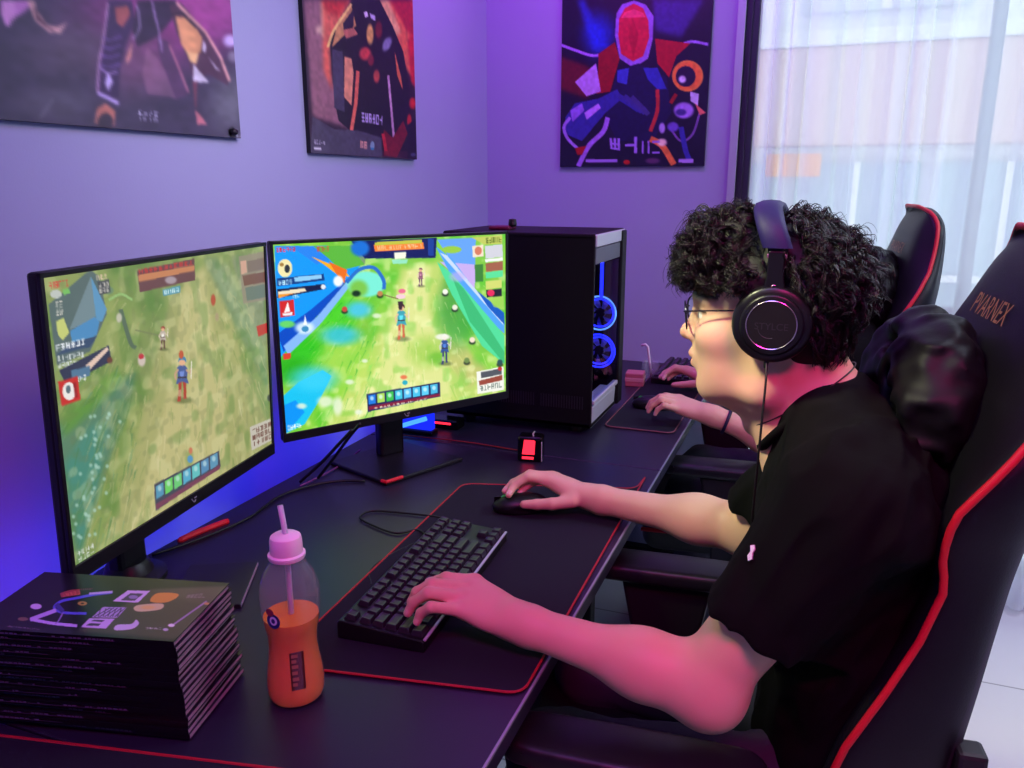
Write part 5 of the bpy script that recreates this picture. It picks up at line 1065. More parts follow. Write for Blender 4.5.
# ================================================================ the players
skin_m = mat('skin', (224, 176, 150), .48, attr='Col', sss=.12, bump=.05, bscale=700, spec=.4)
hair_m = mat('black curly hair', (17, 13, 14), .38, spec=.55); hair_m2 = mat('black hair mass', (10, 8, 9), .6)
shirt_m = mat('black cotton t-shirt', (12, 12, 14), .9, bump=.12, bscale=900, spec=.12); jean_m = mat('grey denim', (40, 42, 54), .8, bump=.2, bscale=900, var=.1, vscale=60); shoe_m = mat('dark shoe', (30, 28, 34), .6)
_hc = at(770, 325, y=1.066); HPX, HPZ = _hc[0], _hc[2]
def A(v): return np.array(v, float)
def person(label, off, Larm, Rarm, h, hair_n, seed, face=True):
    off = A(off); Y0 = 1.17
    def o(x, y, z): return (x+off[0], y+off[1], z+off[2])
    t = thing('person', label, 'person', o(.05, Y0, .48))
    B = SDF()
    # skull, face
    B.ell(o(-.058, Y0, 1.252), (.106, .077, .093), .01)
    B.ell(o(-.104, Y0, 1.190), (.058, .060, .082), .03)
    B.cap(o(-.130, Y0-.010, 1.120), o(-.130, Y0+.010, 1.120), .0205, .0205, .025)
    for s in (-1, 1):
        B.cap(o(-.128, Y0+s*.016, 1.119), o(-.062, Y0+s*.050, 1.128), .019, .021, .03)
        B.cap(o(-.062, Y0+s*.050, 1.128), o(-.048, Y0+s*.060, 1.20), .021, .022, .03)
        B.ell(o(-.110, Y0+s*.030, 1.165), (.036, .027, .046), .03)
        B.ell(o(-.128, Y0+s*.043, 1.196), (.026, .022, .018), .025)
        B.cap(o(-.158, Y0+s*.010, 1.2475), o(-.140, Y0+s*.048, 1.246), .0105, .009, .014)   # brow ridge
        B.ell(o(-.166, Y0+s*.033, 1.2235), (.014, .019, .0125), .010, 's')      # eye socket
    B.cap(o(-.154, Y0, 1.236), o(-.172, Y0, 1.196), .0085, .0105, .012)         # nose
    B.ell(o(-.1755, Y0, 1.1915), (.0115, .0115, .0100), .008)
    for s in (-1, 1):
        B.ell(o(-.163, Y0+s*.0125, 1.1885), (.0115, .0075, .0085), .006)
        B.ell(o(-.170, Y0+s*.0065, 1.1795), (.0045, .0035, .0035), .003, 's')
        B.ell(o(-.1455, Y0+s*.0325, 1.2235), (.0125, .0125, .0122), .002)        # eyeball
        B.cap(o(-.1555, Y0+s*.022, 1.2325), o(-.1470, Y0+s*.046, 1.2305), .0042, .0036, .004)  # upper lid
        B.cap(o(-.1545, Y0+s*.024, 1.2155), o(-.1465, Y0+s*.044, 1.2160), .0030, .0028, .004)
    B.ell(o(-.153, Y0, 1.160), (.0150, .026, .021), .014)                        # muzzle
    B.ell(o(-.1645, Y0, 1.1625), (.0080, .021, .0064), .005)                     # upper lip
    B.ell(o(-.1605, Y0, 1.1475), (.0082, .018, .0062), .005)                     # lower lip
    B.cap(o(-.176, Y0-.024, 1.1553), o(-.176, Y0+.024, 1.1553), .0105, .0105, .003, 's') if False else B.ell(o(-.172, Y0, 1.1552), (.010, .024, .0013), .003, 's')
    B.ell(o(-.163, Y0, 1.134), (.007, .02, .006), .008, 's')
    for s in (-1, 1):                                                            # ears
        B.ell(o(-.040, Y0+s*.080, 1.218), (.017, .009, .031), .006); B.ell(o(-.043, Y0+s*.090, 1.220), (.009, .006, .018), .005, 's')
    # neck, shoulders, trunk
    B.cap(o(-.046, Y0, 1.150), o(-.002, Y0+.003, 1.020), .055, .060, .03)
    B.cap(o(-.010, Y0, 1.165), o(.050, Y0, 1.050), .048, .062, .03)
    B.cap(o(-.095, Y0, 1.098), o(-.055, Y0, 1.075), .016, .018, .03); B.ell(o(-.078, Y0, 1.062), (.010, .010, .014), .012)
    def trunk(B, g=0.):
        for s in (-1, 1):
            B.cap(o(.014, Y0+s*.050, 1.054), o(.060, Y0+s*.12, 1.045), .032+g, .050+g, .03); B.cap(o(.045, Y0+s*.015, 1.100), o(.075, Y0+s*.10, 1.050), .030+g, .050+g, .03)
            B.cap(o(.030, Y0+s*.045, 1.075), o(.060, Y0+s*.165, 1.030), .046+g, .052+g, .05)
        B.ell(o(.050, Y0, .930), (.105+g, .178+g, .185), .05); B.ell(o(.085, Y0, .760), (.110+g, .165+g, .20), .06); B.ell(o(.100, Y0, .590), (.132+g, .185+g, .14), .06)
        B.ell(o(.115, Y0, .960), (.070+g, .165+g, .12), .04)
    trunk(B, -.030)
    J = {}
    for nm, a in (('L', Larm), ('R', Rarm)):
        S, E, W = A(a['S']), A(a['E']), A(a['W'])
        B.cap(S, E, .056, .0445, .03); B.ell(S, (.058, .058, .062), .04)
        q = E*.70+W*.30
        B.cap(E, q, .0420, .0375, .03); B.cap(q, W*.94+E*.06, .0375, .0265, .05)
        B.ell(E+a.get('tip', A([.012, 0, -.012])), (.030, .028, .030), .05)
        hx = nrm(A(a['mcp'][1])-W); hn = nrm(np.cross(hx, nrm(A(a['mcp'][3])-A(a['mcp'][0])))); hn = hn*np.sign(hn[2] or 1); hy = np.cross(hn, hx)
        # wrist and palm
        c1, c2 = A(a['mcp'][0]), A(a['mcp'][3]); wl = W-hy*.010*np.sign(np.dot(hy, c1-c2))*-1
        for f, mc in enumerate(a['mcp']):
            mc = A(mc); k = f/3.; w0 = W+(mc-W)*.10+hy*np.sign(np.dot(hy, c2-c1))*(k-.5)*.020
            B.cap(w0, mc-hn*.001, .0155, .0115, .016)
        cen = (W+sum(A(m) for m in a['mcp'])/4)/2-hn*.006
        B.ell(cen, (.044, .034, .0145), .014, rot=np.stack([hx, hy, hn], 1)); B.cap(W*.94+E*.06, W*.9+cen*.1, .0265, .022, .02)
        for f in range(4):
            P = [A(a['mcp'][f])-hn*.001]+[A(p) for p in a['fin'][f]]; r = [.0106, .0090, .0080, .0070][:len(P)]
            if f == 0: r = [x*.9 for x in r]
            for i in range(len(P)-1): B.cap(P[i], P[i+1], r[i], r[i+1], .004 if i else .007)
        T = [A(p) for p in a['thumb']]; T[0] = T[0]*.8+W*.2-hn*.003; r = [.0130, .0122, .0106, .0086]
        for i in range(len(T)-1): B.cap(T[i], T[i+1], r[i], r[i+1], .014 if i == 0 else .004)
        J[nm] = (S, E, W, hn, hy, hx)
    lo = np.minimum.reduce([A(Larm['W']), A(Rarm['W']), A(o(-.2, .9, .46))])-.22; hi = A(o(.30, 1.55, 1.40)); lo[2] = .46
    lo = np.minimum(lo, A(o(-.24, .86, .46))); hi = np.maximum(hi, np.maximum(A(Rarm['E']), A(Larm['E']))+.08)
    V, Fc = B.mesh(lo, hi, h)
    # skin colours that belong to the skin: lips, brows, lids, eyes, nails, knuckles
    c = np.tile(lin((226, 180, 152)), (len(V), 1)); Q = V-off
    def blend(m, col):
        m = np.clip(m, 0, 1)[:, None]; c[:] = c*(1-m)+lin(col)*m
    d = lambda p, r: np.linalg.norm((Q-A(p))/A(r), axis=1)
    blend((.35+.65*vnoise(Q.astype(np.float32), .03, 5))*.18, (206, 140, 120))
    blend(1.6-1.3*d((-.166, Y0, 1.1625), (.012, .022, .0055)), (190, 112, 106)); blend(1.6-1.3*d((-.163, Y0, 1.1485), (.012, .019, .0055)), (196, 120, 112)); blend(1.5-d((-.176, Y0, 1.190), (.02, .02, .014)), (222, 160, 138))
    blend(1.4-1.2*d((-.166, Y0, 1.1555), (.012, .021, .0014)), (110, 56, 54))
    for s in (-1, 1):
        e = d((-.1455, Y0+s*.0325, 1.2235), (.0131, .0131, .0128)); m = ((e < 1.02) & (np.abs(Q[:, 2]-1.2232) < .0046) & (Q[:, 0] < -.140))
        blend(m*1., (228, 222, 218)); blend(m*(1.5-d((-.1578, Y0+s*.0318, 1.2237), (.006, .006, .0062)))*2, (34, 22, 18))
        lidl = np.exp(-((Q[:, 2]-1.2290)/.0024)**2)*(np.linalg.norm(Q[:, :2]-A([-.150, Y0+s*.034]), axis=1) < .018)*(Q[:, 0] < -.136); blend(lidl*.95, (34, 24, 24))
        bz = 1.253-(np.abs(Q[:, 1]-Y0)-.012)*(.02); m = np.exp(-((Q[:, 2]-bz)/.0050)**2)*(np.abs(Q[:, 1]-Y0-s*.034) < .026)*(Q[:, 0] < -.115); blend(m*1.1, (34, 26, 26))
        blend((1.3-d((-.168, Y0+s*.0065, 1.1805), (.006, .0045, .004)))*1.2, (90, 46, 40))
    for nm, a in (('L', Larm), ('R', Rarm)):
        S, E, W, hn, hy, hx = J[nm]
        for f in range(4):
            for j, q in enumerate([A(a['mcp'][f])]+[A(p) for p in a['fin'][f][:-1]]):
                blend((.5-np.linalg.norm(V-(q+hn*.007), axis=1)/.020)*.7, (206, 130, 116))
            P = [A(p) for p in a['fin'][f]]; tip = P[-1]; dr = nrm(tip-P[-2]); up = nrm(hn+dr*.0-np.dot(hn, dr)*dr*.9) if True else hn
            nn = nrm(hn-np.dot(hn, dr)*dr); R_ = V-(tip-dr*.002+nn*.0065); m = (np.abs(R_@dr) < .0055) & (np.abs(R_@np.cross(dr, nn)) < .0048) & (np.abs(R_@nn) < .0035); blend(m*.55, (236, 196, 184))
    npmesh('body', V, Fc, skin_m, t, colors=c)
    # ---- t-shirt
    Sh = SDF(); trunk(Sh, .006)
    for nm, a in (('L', Larm), ('R', Rarm)):
        S, E, W = A(a['S']), A(a['E']), A(a['W']); f = a.get('hem', .60); H = S+(E-S)*f
        Sh.cap(S+A([.005, 0, .0]), H, .068, a.get('hemr', .070), .05); Sh.ell(S, (.072, .070, .070), .05)
    def fold(P):
        q = P-off.astype(np.float32); r = np.stack([q[..., 0]*1.2-q[..., 2]*.6, q[..., 1]*.9, q[..., 2]*1.1+q[..., 0]*.8], -1)
        return .006*vnoise(r, .075, 11+seed)+.003*vnoise(r*np.array([1., 1.6, .6], np.float32), .03, 12)+.010*np.abs(vnoise(r*np.array([1.6, 1., .5], np.float32), .055, 13))-.005
    for nm, a in (('L', Larm), ('R', Rarm)):                                      # open, hollow sleeve ends
        S, E, W = A(a['S']), A(a['E']), A(a['W']); f = a.get('hem', .60); H = S+(E-S)*f; ax = nrm(nrm(E-S)+A([0, 0, -.28]))
        hr = a.get('hemr', .070)
        def cut(P, H=H, ax=ax):
            dd = (P-H.astype(np.float32))@ax.astype(np.float32); rr = np.linalg.norm(P-H.astype(np.float32), axis=-1); return np.maximum(-dd, rr-.14)
        Sh.fn(cut, .004, 's'); Sh.cap(H-ax*.030, H+ax*.05, hr-.026, hr-.010, .006, 's')
    nk0 = A(o(.004, Y0, 1.083)); ca = nrm([-.126, 0, -.107]); cn = nrm(np.cross(ca, [0, 1, 0])); cn = cn*np.sign(cn[2])
    slo = A(o(-.20, .86, .44)); shi = A(o(.30, 1.50, 1.18))
    V2, F2 = Sh.mesh(slo, shi, h*1.5 if h < .003 else h*1.3, fold)
    sh = npmesh('t_shirt', V2, F2, shirt_m, t)
    if face:   # small white print on the chest
        d = ray(749, 553); W_ = V2-CAM; tt = W_@d; di = np.linalg.norm(W_-tt[:, None]*d, axis=1); kk = np.where(di < .004)[0]; p = V2[kk[np.argmin(tt[kk])]]
        n_ = nrm(-d+A([-.5, 0, .1])); u_ = nrm(np.cross([0, 0, 1], n_)); v_ = np.cross(n_, u_); b = MB()
        pts = [(-.0035, .009), (.001, .011), (.0035, .006), (.002, .001), (.004, -.006), (.000, -.010), (-.003, -.004), (-.001, .002)]
        vs = [p+u_*x+v_*y+n_*.004 for x, y in pts]+[p+u_*x+v_*y+n_*.001 for x, y in pts]; m_ = len(pts)
        b.add(vs, [tuple(range(m_)), tuple(range(2*m_-1, m_-1, -1))]+[(i, (i+1) % m_, m_+(i+1) % m_, m_+i) for i in range(m_)]); b.build('chest_print', mat('white shirt print', (225, 228, 235), .7), sh)
    cr = []
    for k in range(44):
        a_ = 2*PI*k/44; p = nk0+ca*.082*math.cos(a_)+A([-.020*math.sin(a_)**2, .074*math.sin(a_), .010*math.sin(a_)**2])+cn*.002; cr.append(p)
    MB().tube(cr, .0075, 8, closed=True, flat=.7).build('collar', shirt_m, sh, smooth=True)
    # ---- trousers and shoes (mostly under the desk)
    oz = off[2]; o = lambda x, y, z: (x+off[0], y+off[1], z)
    T = SDF(); T.ell(o(.10, Y0, .555), (.14, .19, .10), .04)
    for s in (-1, 1):
        hp, kn, an = o(.06, Y0+s*.095, .54), o(-.335, Y0+s*.125, .52), o(-.30, Y0+s*.12, .10)
        T.cap(hp, kn, .080, .064, .04); T.cap(kn, an, .064, .048, .03); T.ell(kn, (.067, .067, .064), .02)
    def jf(P): return .006*vnoise(P, .05, 21)+.003*vnoise(P, .02, 22)
    V4, F4 = T.mesh(o(-.45, .86, .03), o(.30, 1.48, .70), .008, jf); npmesh('trousers', V4, F4, jean_m, t)
    for s in (-1, 1):
        S_ = SDF(); x0, y0 = -.30, Y0+s*.12
        S_.cap(o(x0+.02, y0, .055), o(x0-.17, y0+s*.01, .040), .042, .034, .02).ell(o(x0, y0, .09), (.048, .042, .05), .02).box(o(x0-.06, y0, -.05), (.3, .2, .0505), .002, .004, 's')
        V5, F5 = S_.mesh(o(x0-.28, y0-.1, -.01), o(x0+.10, y0+.1, .17), .007); npmesh('shoe', V5, F5, shoe_m, t)
    o = lambda x, y, z: (x+off[0], y+off[1], z+oz)
    # ---- curly hair: a soft mass plus separate curls
    Hc = SDF(); Hc.ell(o(-.052, Y0, 1.268), (.108, .094, .087), .02); Hc.ell(o(-.028, Y0, 1.240), (.064, .090, .098), .03); Hc.ell(o(-.134, Y0, 1.308), (.040, .062, .032), .02); Hc.ell(o(-.095, Y0, 1.328), (.058, .068, .036), .02); Hc.ell(o(.006, Y0, 1.196), (.040, .062, .040), .02)
    Hc.ell(o(-.175, Y0, 1.185), (.098, .13, .083), .012, 's'); Hc.box(o(-.20, Y0, 1.205), (.105, .2, .058), .01, .012, 's'); Hc.ell(o(-.075, Y0, 1.110), (.065, .13, .075), .012, 's')
    if face:   # the headset presses the hair flat
        for s in (-1, 1): Hc.box((HPX-.004, Y0+s*.106, HPZ+.06), (.020, .018, .06), .006, .012, 's'); Hc.ell((HPX, Y0+s*.108, HPZ), (.060, .026, .060), .012, 's')
    def hd(P):
        q = P-off.astype(np.float32); top = np.clip((q[..., 2]-1.19)/.10, 0, 1); return (.009*np.abs(vnoise(q, .026, 31+seed))+.005*vnoise(q, .05, 32+seed))*top*(-1)+.0005
    V6, F6 = Hc.mesh(o(-.26, Y0-.14, 1.08), o(.12, Y0+.14, 1.42), .004 if h < .003 else .006, hd)
    hr = npmesh('hair', V6, F6, hair_m2, t)
    e1 = V6[F6[:, 1]]-V6[F6[:, 0]]; e2 = V6[F6[:, 3]]-V6[F6[:, 0]]; fn_ = np.cross(e1, e2); fn_ /= np.maximum(np.linalg.norm(fn_, axis=1), 1e-9)[:, None]; fc = V6[F6].mean(1)
    rg = np.random.default_rng(100+seed); q = fc-off
    keep = (q[:, 2] > 1.125) & (fn_[:, 2] > -.75); w = np.where(q[:, 2] > 1.24, 1., .6)*np.where(q[:, 0] < -.12, 2.2, 1.)*keep; ids = rg.choice(len(fc), hair_n, p=w/w.sum())
    VV = []; FFh = []; base = 0; ns = 20; nk = 3; nst = 9
    for i in ids:
        p0 = fc[i]-fn_[i]*.006; n_ = fn_[i]; q0 = p0-off
        front = np.clip((-q0[0]-.05)/.10, 0, 1); low = np.clip((1.27-q0[2])/.10, 0, 1)*(1-front); back = np.clip((q0[0]+.03)/.08, 0, 1)
        flow = A([-.9*front+.50*(1-front), (q0[1]-Y0)*6, -.35-.9*low])+rg.normal(0, .42-.25*low, 3); flow = flow-n_*np.dot(flow, n_); flow = nrm(flow)
        L_ = rg.uniform(.030, .055)*(1-.35*low); cr_ = rg.uniform(.0045, .0095)*(1-.82*low)*(.65+.5*front); turns = rg.uniform(.9, 1.9); ph_ = rg.uniform(0, 2*PI); side = np.cross(flow, n_); sgn = rg.choice([-1, 1])
        hgt = (.010+.010*rg.random())*(1-.72*low); drop = -.010-.012*front*rg.random()
        s_ = np.linspace(0, 1, ns)[:, None]; zc_ = 1.259+rg.normal(0, .004)
        for st in range(nst):
            jt = rg.normal(0, .0022, 3); jt = jt-n_*np.dot(jt, n_)*.5; dp = rg.normal(0, .22); kk = 1+rg.normal(0, .12)
            rise = hgt*kk*np.sin(np.minimum(s_*1.25, 1.0)*PI*.60)
            cc = p0+jt*(1-.4*s_)+flow*(s_*L_*kk*.75)+n_*rise+cr_*kk*np.minimum(s_*2.2, 1)*(side*np.cos(ph_+dp+sgn*turns*2*PI*s_)+n_*np.sin(ph_+dp+sgn*turns*2*PI*s_)*.9)+A([0, 0, drop])*s_**2*(1-low)
            qq = cc-off
            bad = ((qq[:, 0] < -.080) & (qq[:, 2] < zc_-.20*np.maximum(-.145-qq[:, 0], 0))) | ((qq[:, 0] < -.005) & (qq[:, 2] < 1.20)) | ((qq[:, 0] < -.062) & (qq[:, 2] < 1.225))
            if bad[:8].any(): continue
            bp = (np.abs(qq[:, 0]-HPX+.018*np.clip((qq[:, 2]-HPZ-.08)/.06, 0, 1)) < .0105) & (qq[:, 2] > 1.26) | ((np.abs(qq[:, 1]-Y0) > .085) & (np.hypot(qq[:, 0]-HPX, qq[:, 2]-HPZ) < .047))
            if face and bp.any(): continue
            if bad.any(): cc = cc[:max(8, int(np.argmax(bad)))]
            n_s = len(cc); sl = np.linspace(0, 1, n_s)[:, None]
            tg = np.gradient(cc, axis=0); tg /= np.maximum(np.linalg.norm(tg, axis=1), 1e-9)[:, None]; u = np.cross(tg, n_+.01); u /= np.maximum(np.linalg.norm(u, axis=1), 1e-9)[:, None]; v = np.cross(tg, u)
            rad = rg.uniform(.00045, .00085)*(1-.7*sl**2)
            ring = np.stack([cc+rad*(u*math.cos(2*PI*k/nk)+v*math.sin(2*PI*k/nk)) for k in range(nk)], 1).reshape(-1, 3)
            VV.append(ring); a = np.arange((n_s-1)*nk).reshape(n_s-1, nk); b_ = np.roll(a, -1, 1)
            FFh.append(np.stack([a, b_, b_+nk, a+nk], -1).reshape(-1, 4)+base); base += n_s*nk
    cl = npmesh('curls', np.concatenate(VV), np.concatenate(FFh), hair_m, hr); cl['kind'] = 'stuff'
    return t, J
# main player: joints placed where the photograph shows them
def P_(u, v, z): return at(u, v, z=z)
EL = at(703, 684, y=.955); WL = P_(517, 622, .797)
Lf = dict(S=(.055, .998, 1.010), E=EL, W=WL, tip=A([.014, .0, -.020]), hem=.62, hemr=.071,
    mcp=[P_(463, 610, .806), P_(465, 598, .815), P_(469, 588, .820), P_(475, 581, .822)],
    fin=[[P_(431, 607, .822), P_(421, 613, .808), P_(417, 622, .794)], [P_(428, 593, .832), P_(414, 602, .814), P_(408, 613, .796)], [P_(432, 584, .835), P_(417, 592, .818), P_(411, 602, .800)], [P_(446, 578, .832), P_(430, 583, .816), P_(424, 592, .800)]],
    thumb=[P_(497, 608, .790), P_(478, 600, .792), P_(460, 597, .794), P_(444, 595, .796)])
ER = at(748, 529, y=1.43); WR = P_(592, 498, .789)
Rt = dict(S=(.055, 1.345, 1.015), E=ER, W=WR, tip=A([.014, 0, -.012]), hem=.80, hemr=.070,
    mcp=[P_(556, 477, .803), P_(553, 476.5, .812), P_(550, 477, .817), P_(546, 480, .815)],
    fin=[[P_(536, 481, .806), P_(524, 488, .797), P_(519, 494, .787)], [P_(532, 477, .820), P_(516, 485, .806), P_(509, 492, .794)], [P_(530, 474, .826), P_(513, 483, .810), P_(505, 491, .797)], [P_(527, 477, .824), P_(514, 486, .808), P_(508.5, 495, .797)]],
    thumb=[P_(567, 501, .790), P_(552, 504, .783), P_(537, 504.5, .780), P_(524, 504.5, .779)])
person('young man in black t-shirt with headphones playing at the two monitors', (0, 0, 0), Lf, Rt, .0022, 1500, 0)
# second player: same build, further along the row
dL = A([-.405, 2.40, .79])-WL; dR = A([-.40, 2.72, .79])-WR
def moved(arm, d_, S, E, hem):
    return dict(S=S, E=E, W=A(arm['W'])+d_, hem=hem, hemr=.074, mcp=[A(p)+d_ for p in arm['mcp']], fin=[[A(p)+d_ for p in f] for f in arm['fin']], thumb=[A(p)+d_ for p in arm['thumb']])
W2 = P_(708, 414, .795); dL = W2-WL; W3 = P_(716, 381, .795); dR = W3-WR
E2L = at(790, 446, y=2.16); E2R = A([-.07, 2.62, .81])
L2 = moved(Lf, dL, (.10, 2.205, .945), E2L, .62); R2 = moved(Rt, dR, (.10, 2.545, .945), E2R, .62)
p2, J2 = person('second player seated beyond, only hand and forearm in view', (.03, 1.205, -.065), L2, R2, .0042, 90, 3, face=False)
S2, E_, W_ = J2['L'][:3]; ax = nrm(E_-W_); c0 = W_+ax*.052; e1 = nrm(np.cross(ax, [0, 0, 1])); e2 = np.cross(ax, e1)
wb = MB().tube([c0+(e1*math.cos(a)+e2*math.sin(a))*.0335 for a in np.linspace(0, 2*PI, 30, endpoint=False)], .0045, 8, closed=True).build('wristband', mat('dark blue rubber band', (30, 26, 60), .45), origin=tuple(c0), smooth=True)
tag(wb, 'dark blue wristband on the forearm of the second player', 'wristband')
# white print on the main player's chest
lg = at(748, 553, y=1.12); 
# ================================================================ headphones
hy = 1.17; hc = at(771.5, 325, y=1.066)
hd_ = thing('headphones', 'black over-ear headphones with purple-lit leather headband worn by the player', 'headphones', (hc[0], hy, hc[2]))
lth = mat('black headphone leather', (26, 22, 40), .38, bump=.08, bscale=400); plas = mat('black headphone plastic', (17, 16, 21), .32); chrome = mat('polished steel', (190, 180, 190), .18, .9)
for s in (-1, 1):
    yo = hy+s*.104      # outer face
    def ly(pr, nm, m, par, sm=35):
        return MB().lathe([(r, h*s) for r, h in pr], (hc[0], 0, hc[2]), 48, axis=1) 
    def cyl(pr, nm, m, par):
        b = MB()
        vs = []; n = 56
        for r, y in pr:
            for k in range(n):
                a = 2*PI*k/n; vs.append((hc[0]+r*math.cos(a), hy+s*y, hc[2]+r*math.sin(a)))
        fs = [(i*n+k, i*n+(k+1) % n, (i+1)*n+(k+1) % n, (i+1)*n+k) for i in range(len(pr)-1) for k in range(n)]+[tuple(range(n)), tuple((len(pr)-1)*n+k for k in range(n))]
        return b.add(vs, fs).build(nm, m, par, auto=40)
    e = cyl([(.030, .074), (.040, .072), (.046, .076), (.0485, .082), (.0485, .088), (.045, .092), (.03, .092)], 'ear_pad', lth, hd_)
    cup = cyl([(.044, .088), (.0500, .089), (.0510, .094), (.0495, .101), (.046, .104), (.040, .105), (.0385, .107), (.037, .108), (.032, .108)], 'ear_cup', plas, hd_)
    cyl([(.001, .1085), (.030, .1085), (.0305, .1075), (.0305, .1055)], 'cup_disc', mat('satin black disc', (11, 10, 13), .5), cup)
    b = MB(); b.tube([(hc[0]+.0312*math.cos(a), hy+s*.1085, hc[2]+.0312*math.sin(a)) for a in np.linspace(0, 2*PI, 64, endpoint=False)], .0008, 6, closed=True); b.build('chrome_ring', chrome, cup)
    if s < 0:
        cu = bpy.data.curves.new('cup_logo', 'FONT'); cu.body = 'STYLCE'; cu.size = .0125; cu.align_x = 'CENTER'; cu.align_y = 'CENTER'
        to = bpy.data.objects.new('cup_logo', cu); COL.objects.link(to); bpy.context.view_layer.update(); me = bpy.data.meshes.new_from_object(to.evaluated_get(bpy.context.evaluated_depsgraph_get())); bpy.data.objects.remove(to)
        b = MB().add([(hc[0]+v.co.x, hy+s*.1089, hc[2]-.002+v.co.y) for v in me.vertices], [list(p.vertices) for p in me.polygons])
        b.tube([(hc[0]+.014*math.cos(a)-.002, hy+s*.1087, hc[2]-.004+.013*math.sin(a)) for a in np.linspace(PI*1.05, PI*1.6, 12)], .0005, 5); b.build('cup_logo', mat('faint grey print', (44, 44, 50), .4), cup)
    # yoke, slider and its steel hinge
    MB().prism([(hc[0]-.014, hc[2]+.040), (hc[0]+.014, hc[2]+.040), (hc[0]+.010, hc[2]+.062), (hc[0]+.0095, hc[2]+.094), (hc[0]-.0105, hc[2]+.094), (hc[0]-.011, hc[2]+.062)], 1, hy+s*.093, hy+s*.102, .002).build('yoke', plas, hd_)
    MB().box((hc[0]-.0125, min(hy+s*.092, hy+s*.1005), hc[2]+.084), (hc[0]+.0125, max(hy+s*.092, hy+s*.1005), hc[2]+.090), .0012).build('hinge_plate', mat('pinkish steel', (190, 130, 150), .25, .8), hd_)
    MB().box((hc[0]-.012, min(hy+s*.093, hy+s*.100), hc[2]+.0915), (hc[0]+.0125, max(hy+s*.093, hy+s*.100), hc[2]+.1005), .0012).build('hinge_block', steel_m, hd_)
    MB().tube([(hc[0]-.001+.0028*math.cos(a), hy+s*.1024, hc[2]+.048+.0028*math.sin(a)) for a in np.linspace(.8, 2*PI-.3, 14)], .0006, 6).build('side_mark', mat('pinkish steel', (190, 130, 150), .25, .8), hd_)
# padded band arching over the head
arc = []; W0 = .0985
ztop = at(772, 203, y=1.17)[2]-.004
zb = hc[2]+.097
for a in np.linspace(0, PI, 34):
    e_ = .62; x_ = math.copysign(abs(math.cos(a))**e_, math.cos(a)); arc.append((-x_*W0, zb+(ztop-zb)*abs(math.sin(a))**.8 if True else 0))
vs = []; prof_ = [(-.0185, 0), (-.0170, .0045), (-.010, .0075), (0, .0085), (.010, .0075), (.0170, .0045), (.0185, 0), (.016, -.006), (0, -.0085), (-.016, -.006)]
for i, (dy, z) in enumerate(arc):
    a = A(arc[max(0, i-1)]); b = A(arc[min(len(arc)-1, i+1)]); tgn = nrm(b-a); nn = A([-tgn[1], tgn[0]])
    k = min(1, .62+i*.2, .62+(len(arc)-1-i)*.2)
    xo = hc[0]-.019*math.sin(PI*i/(len(arc)-1))**.8
    for px_, pn in prof_: vs.append((xo+px_*(.62+.38*min(1, .8+k)), hy+dy+nn[0]*pn, z+nn[1]*pn))
m = len(prof_); fs = [(i*m+k, i*m+(k+1) % m, (i+1)*m+(k+1) % m, (i+1)*m+k) for i in range(len(arc)-1) for k in range(m)]+[tuple(range(m)), tuple((len(arc)-1)*m+k for k in range(m))]
MB().add(vs, fs).build('headband', mat('headband leather with painted purple light', (30, 20, 84), .6, bump=.08, bscale=400), hd_, auto=60)  # dark leather; the purple light on it is put into the colour
cbl = [(hc[0]-.003, hy-.098, hc[2]-.048)]+[at(u, v, y=y) for u, v, y in ((766, 380, 1.06), (763, 410, 1.05), (760, 440, 1.045), (757, 470, 1.05), (752, 520, 1.06), (748, 570, 1.08))]
MB().tube(catmull([A(p) for p in cbl], 6), .0016, 7).build('headphone_cable', cab_m, hd_, smooth=True); MB().tube([A(cbl[0])+[0, 0, .006], A(cbl[0])+[0, 0, -.004], A(cbl[0])+[-.001, 0, -.010]], [.004, .0035, .0022], 10).build('plug', plas, hd_)
# ================================================================ glasses
gx = -.1815; gz = 1.2215
gs = thing('glasses', 'thin dark metal framed glasses worn by the player', 'glasses', (gx, hy, gz)); fm = mat('dark metal spectacle frame', (40, 38, 60), .3, .6)
for s in (-1, 1):
    R_ = []; 
    for k in range(40):
        a = 2*PI*k/40; y = .0245*math.copysign(abs(math.cos(a))**.75, math.cos(a)); z = .0185*math.copysign(abs(math.sin(a))**.8, math.sin(a)); yy = hy+s*(.0325)+y; R_.append((gx+.0035+.16*(s*(yy-hy)-.01)**1*(1)-.0+(-.12*z)*-1*(-1), yy, gz+z))
    MB().tube(R_, .0013, 7, closed=True).build('rim', fm, gs)
    cx_ = sum(A(p) for p in R_)/len(R_); MB().add([tuple(cx_-A([.0006, 0, 0]))]+R_, [(0, 1+k, 1+(k+1) % 40) for k in range(40)]).build('lens', glass_mat('spectacle lens', (.95, .96, 1)), gs, smooth=True)
    o_ = A(R_[0 if s > 0 else 20]); MB().tube(catmull([o_+[-.001, 0, .008], o_+[.004, s*.006, .010], (-.10, hy+s*.0775, gz+.0165), (-.055, hy+s*.079, gz+.018), (-.036, hy+s*.082, gz+.004)], 5), .00115, 6).build('temple', fm, gs)
    MB().lathe([(.0001, -.001), (.0035, -.001), (.0035, .0012), (.0001, .0012)], (gx+.016, hy+s*.0095, gz-.004), 12, axis=1).build('nose_pad', mat('clear nose pad', (190, 180, 180), .3, trans=.5), gs)
MB().tube([(gx+.0045, hy-.009, gz+.007), (gx+.001, hy, gz+.0095), (gx+.0045, hy+.009, gz+.007)], .0012, 7).build('bridge', fm, gs)
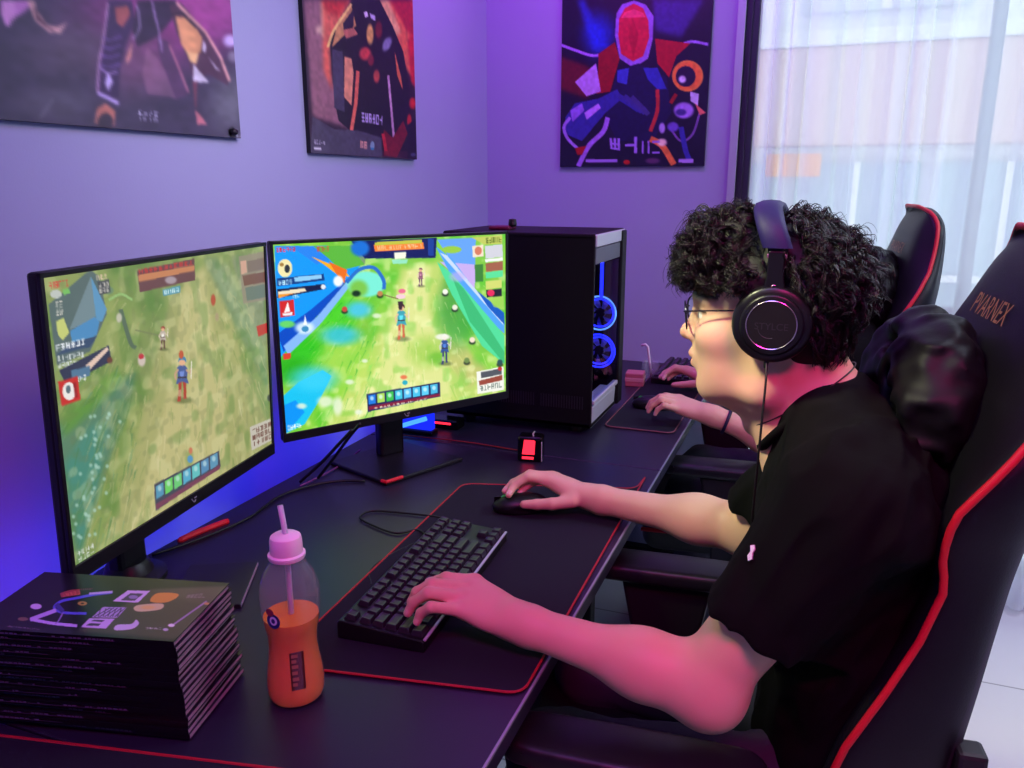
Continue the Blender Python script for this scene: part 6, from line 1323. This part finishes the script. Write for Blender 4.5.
# ================================================================ necklace: a thin dark cord round the neck
nk = []
n0 = A([-.012, 1.172, 1.112]); ca = nrm([-.120, 0, -.090]); 
for k in range(56):
    a = 2*PI*k/56; nk.append(n0+ca*.083*math.cos(a)+A([0, .0655*math.sin(a), 0]))
tag(MB().tube(nk, .0010, 6, closed=True).build('necklace', mat('dark cord', (50, 30, 30), .5), origin=tuple(n0)), 'thin dark cord necklace around the player\'s neck', 'necklace')
# ================================================================ light: overcast sky, purple and magenta room lamps, blue strip, screens, added fill lamps
w = bpy.data.worlds.new('overcast sky'); SC.world = w; w.use_nodes = True; nt = w.node_tree; bg = nt.nodes['Background']
bg.inputs[0].default_value = (.86, .94, 1.0, 1); bg.inputs[1].default_value = 1.95
def area(name, loc, to, sx, sy, col, power):
    l = bpy.data.lights.new(name, 'AREA'); l.shape = 'RECTANGLE'; l.size = sx; l.size_y = sy; l.color = tuple(lin(col)); l.energy = power
    o = bpy.data.objects.new(name, l); COL.objects.link(o); o.location = loc; o.rotation_euler = (Vector(to)-Vector(loc)).to_track_quat('-Z', 'Y').to_euler(); return o
area('right_daylight_fill', (1.25, 1.9, ZC-.03), (1.2, 2.0, 0), 1.2, .6, (222, 236, 255), 36)  # added lamp standing in for daylight from the right
area('purple_corner_lamp', (-.72, 2.30, ZC-.06), (-.80, 2.96, 1.3), .5, .25, (208, 76, 255), 9)
area('magenta_ceiling_lamp', (.40, -.15, ZC-.03), (-.05, 1.0, .85), .6, .4, (255, 34, 150), 11.5).data.spread = math.radians(92)
area('violet_desk_fill', (-.25, .1, ZC-.03), (-.5, .6, .75), .6, .4, (150, 130, 255), 13)  # added fill that tints the near desk and bottle
area('soft_ceiling_lamp', (-.35, 1.25, ZC-.05), (-1.24, 1.5, 1.85), .5, 1.2, (242, 234, 255), 3.1).data.spread = math.radians(62)
area('warm_face_fill', (-1.05, .40, ZC-.05), (-.14, 1.15, 1.26), .35, .25, (246, 250, 196), 1.5).data.spread = math.radians(24)  # added fill on the face, in place of the screens' glow
vs = SC.view_settings; SC.display_settings.display_device = 'sRGB'; vs.view_transform = 'Standard'; vs.look = 'None'; vs.exposure = 0; vs.gamma = 1; vs.use_curve_mapping = False
SC.cycles.use_denoising = True; SC.cycles.max_bounces = 10; SC.cycles.transparent_max_bounces = 16; SC.cycles.transmission_bounces = 8; SC.cycles.sample_clamp_indirect = 6
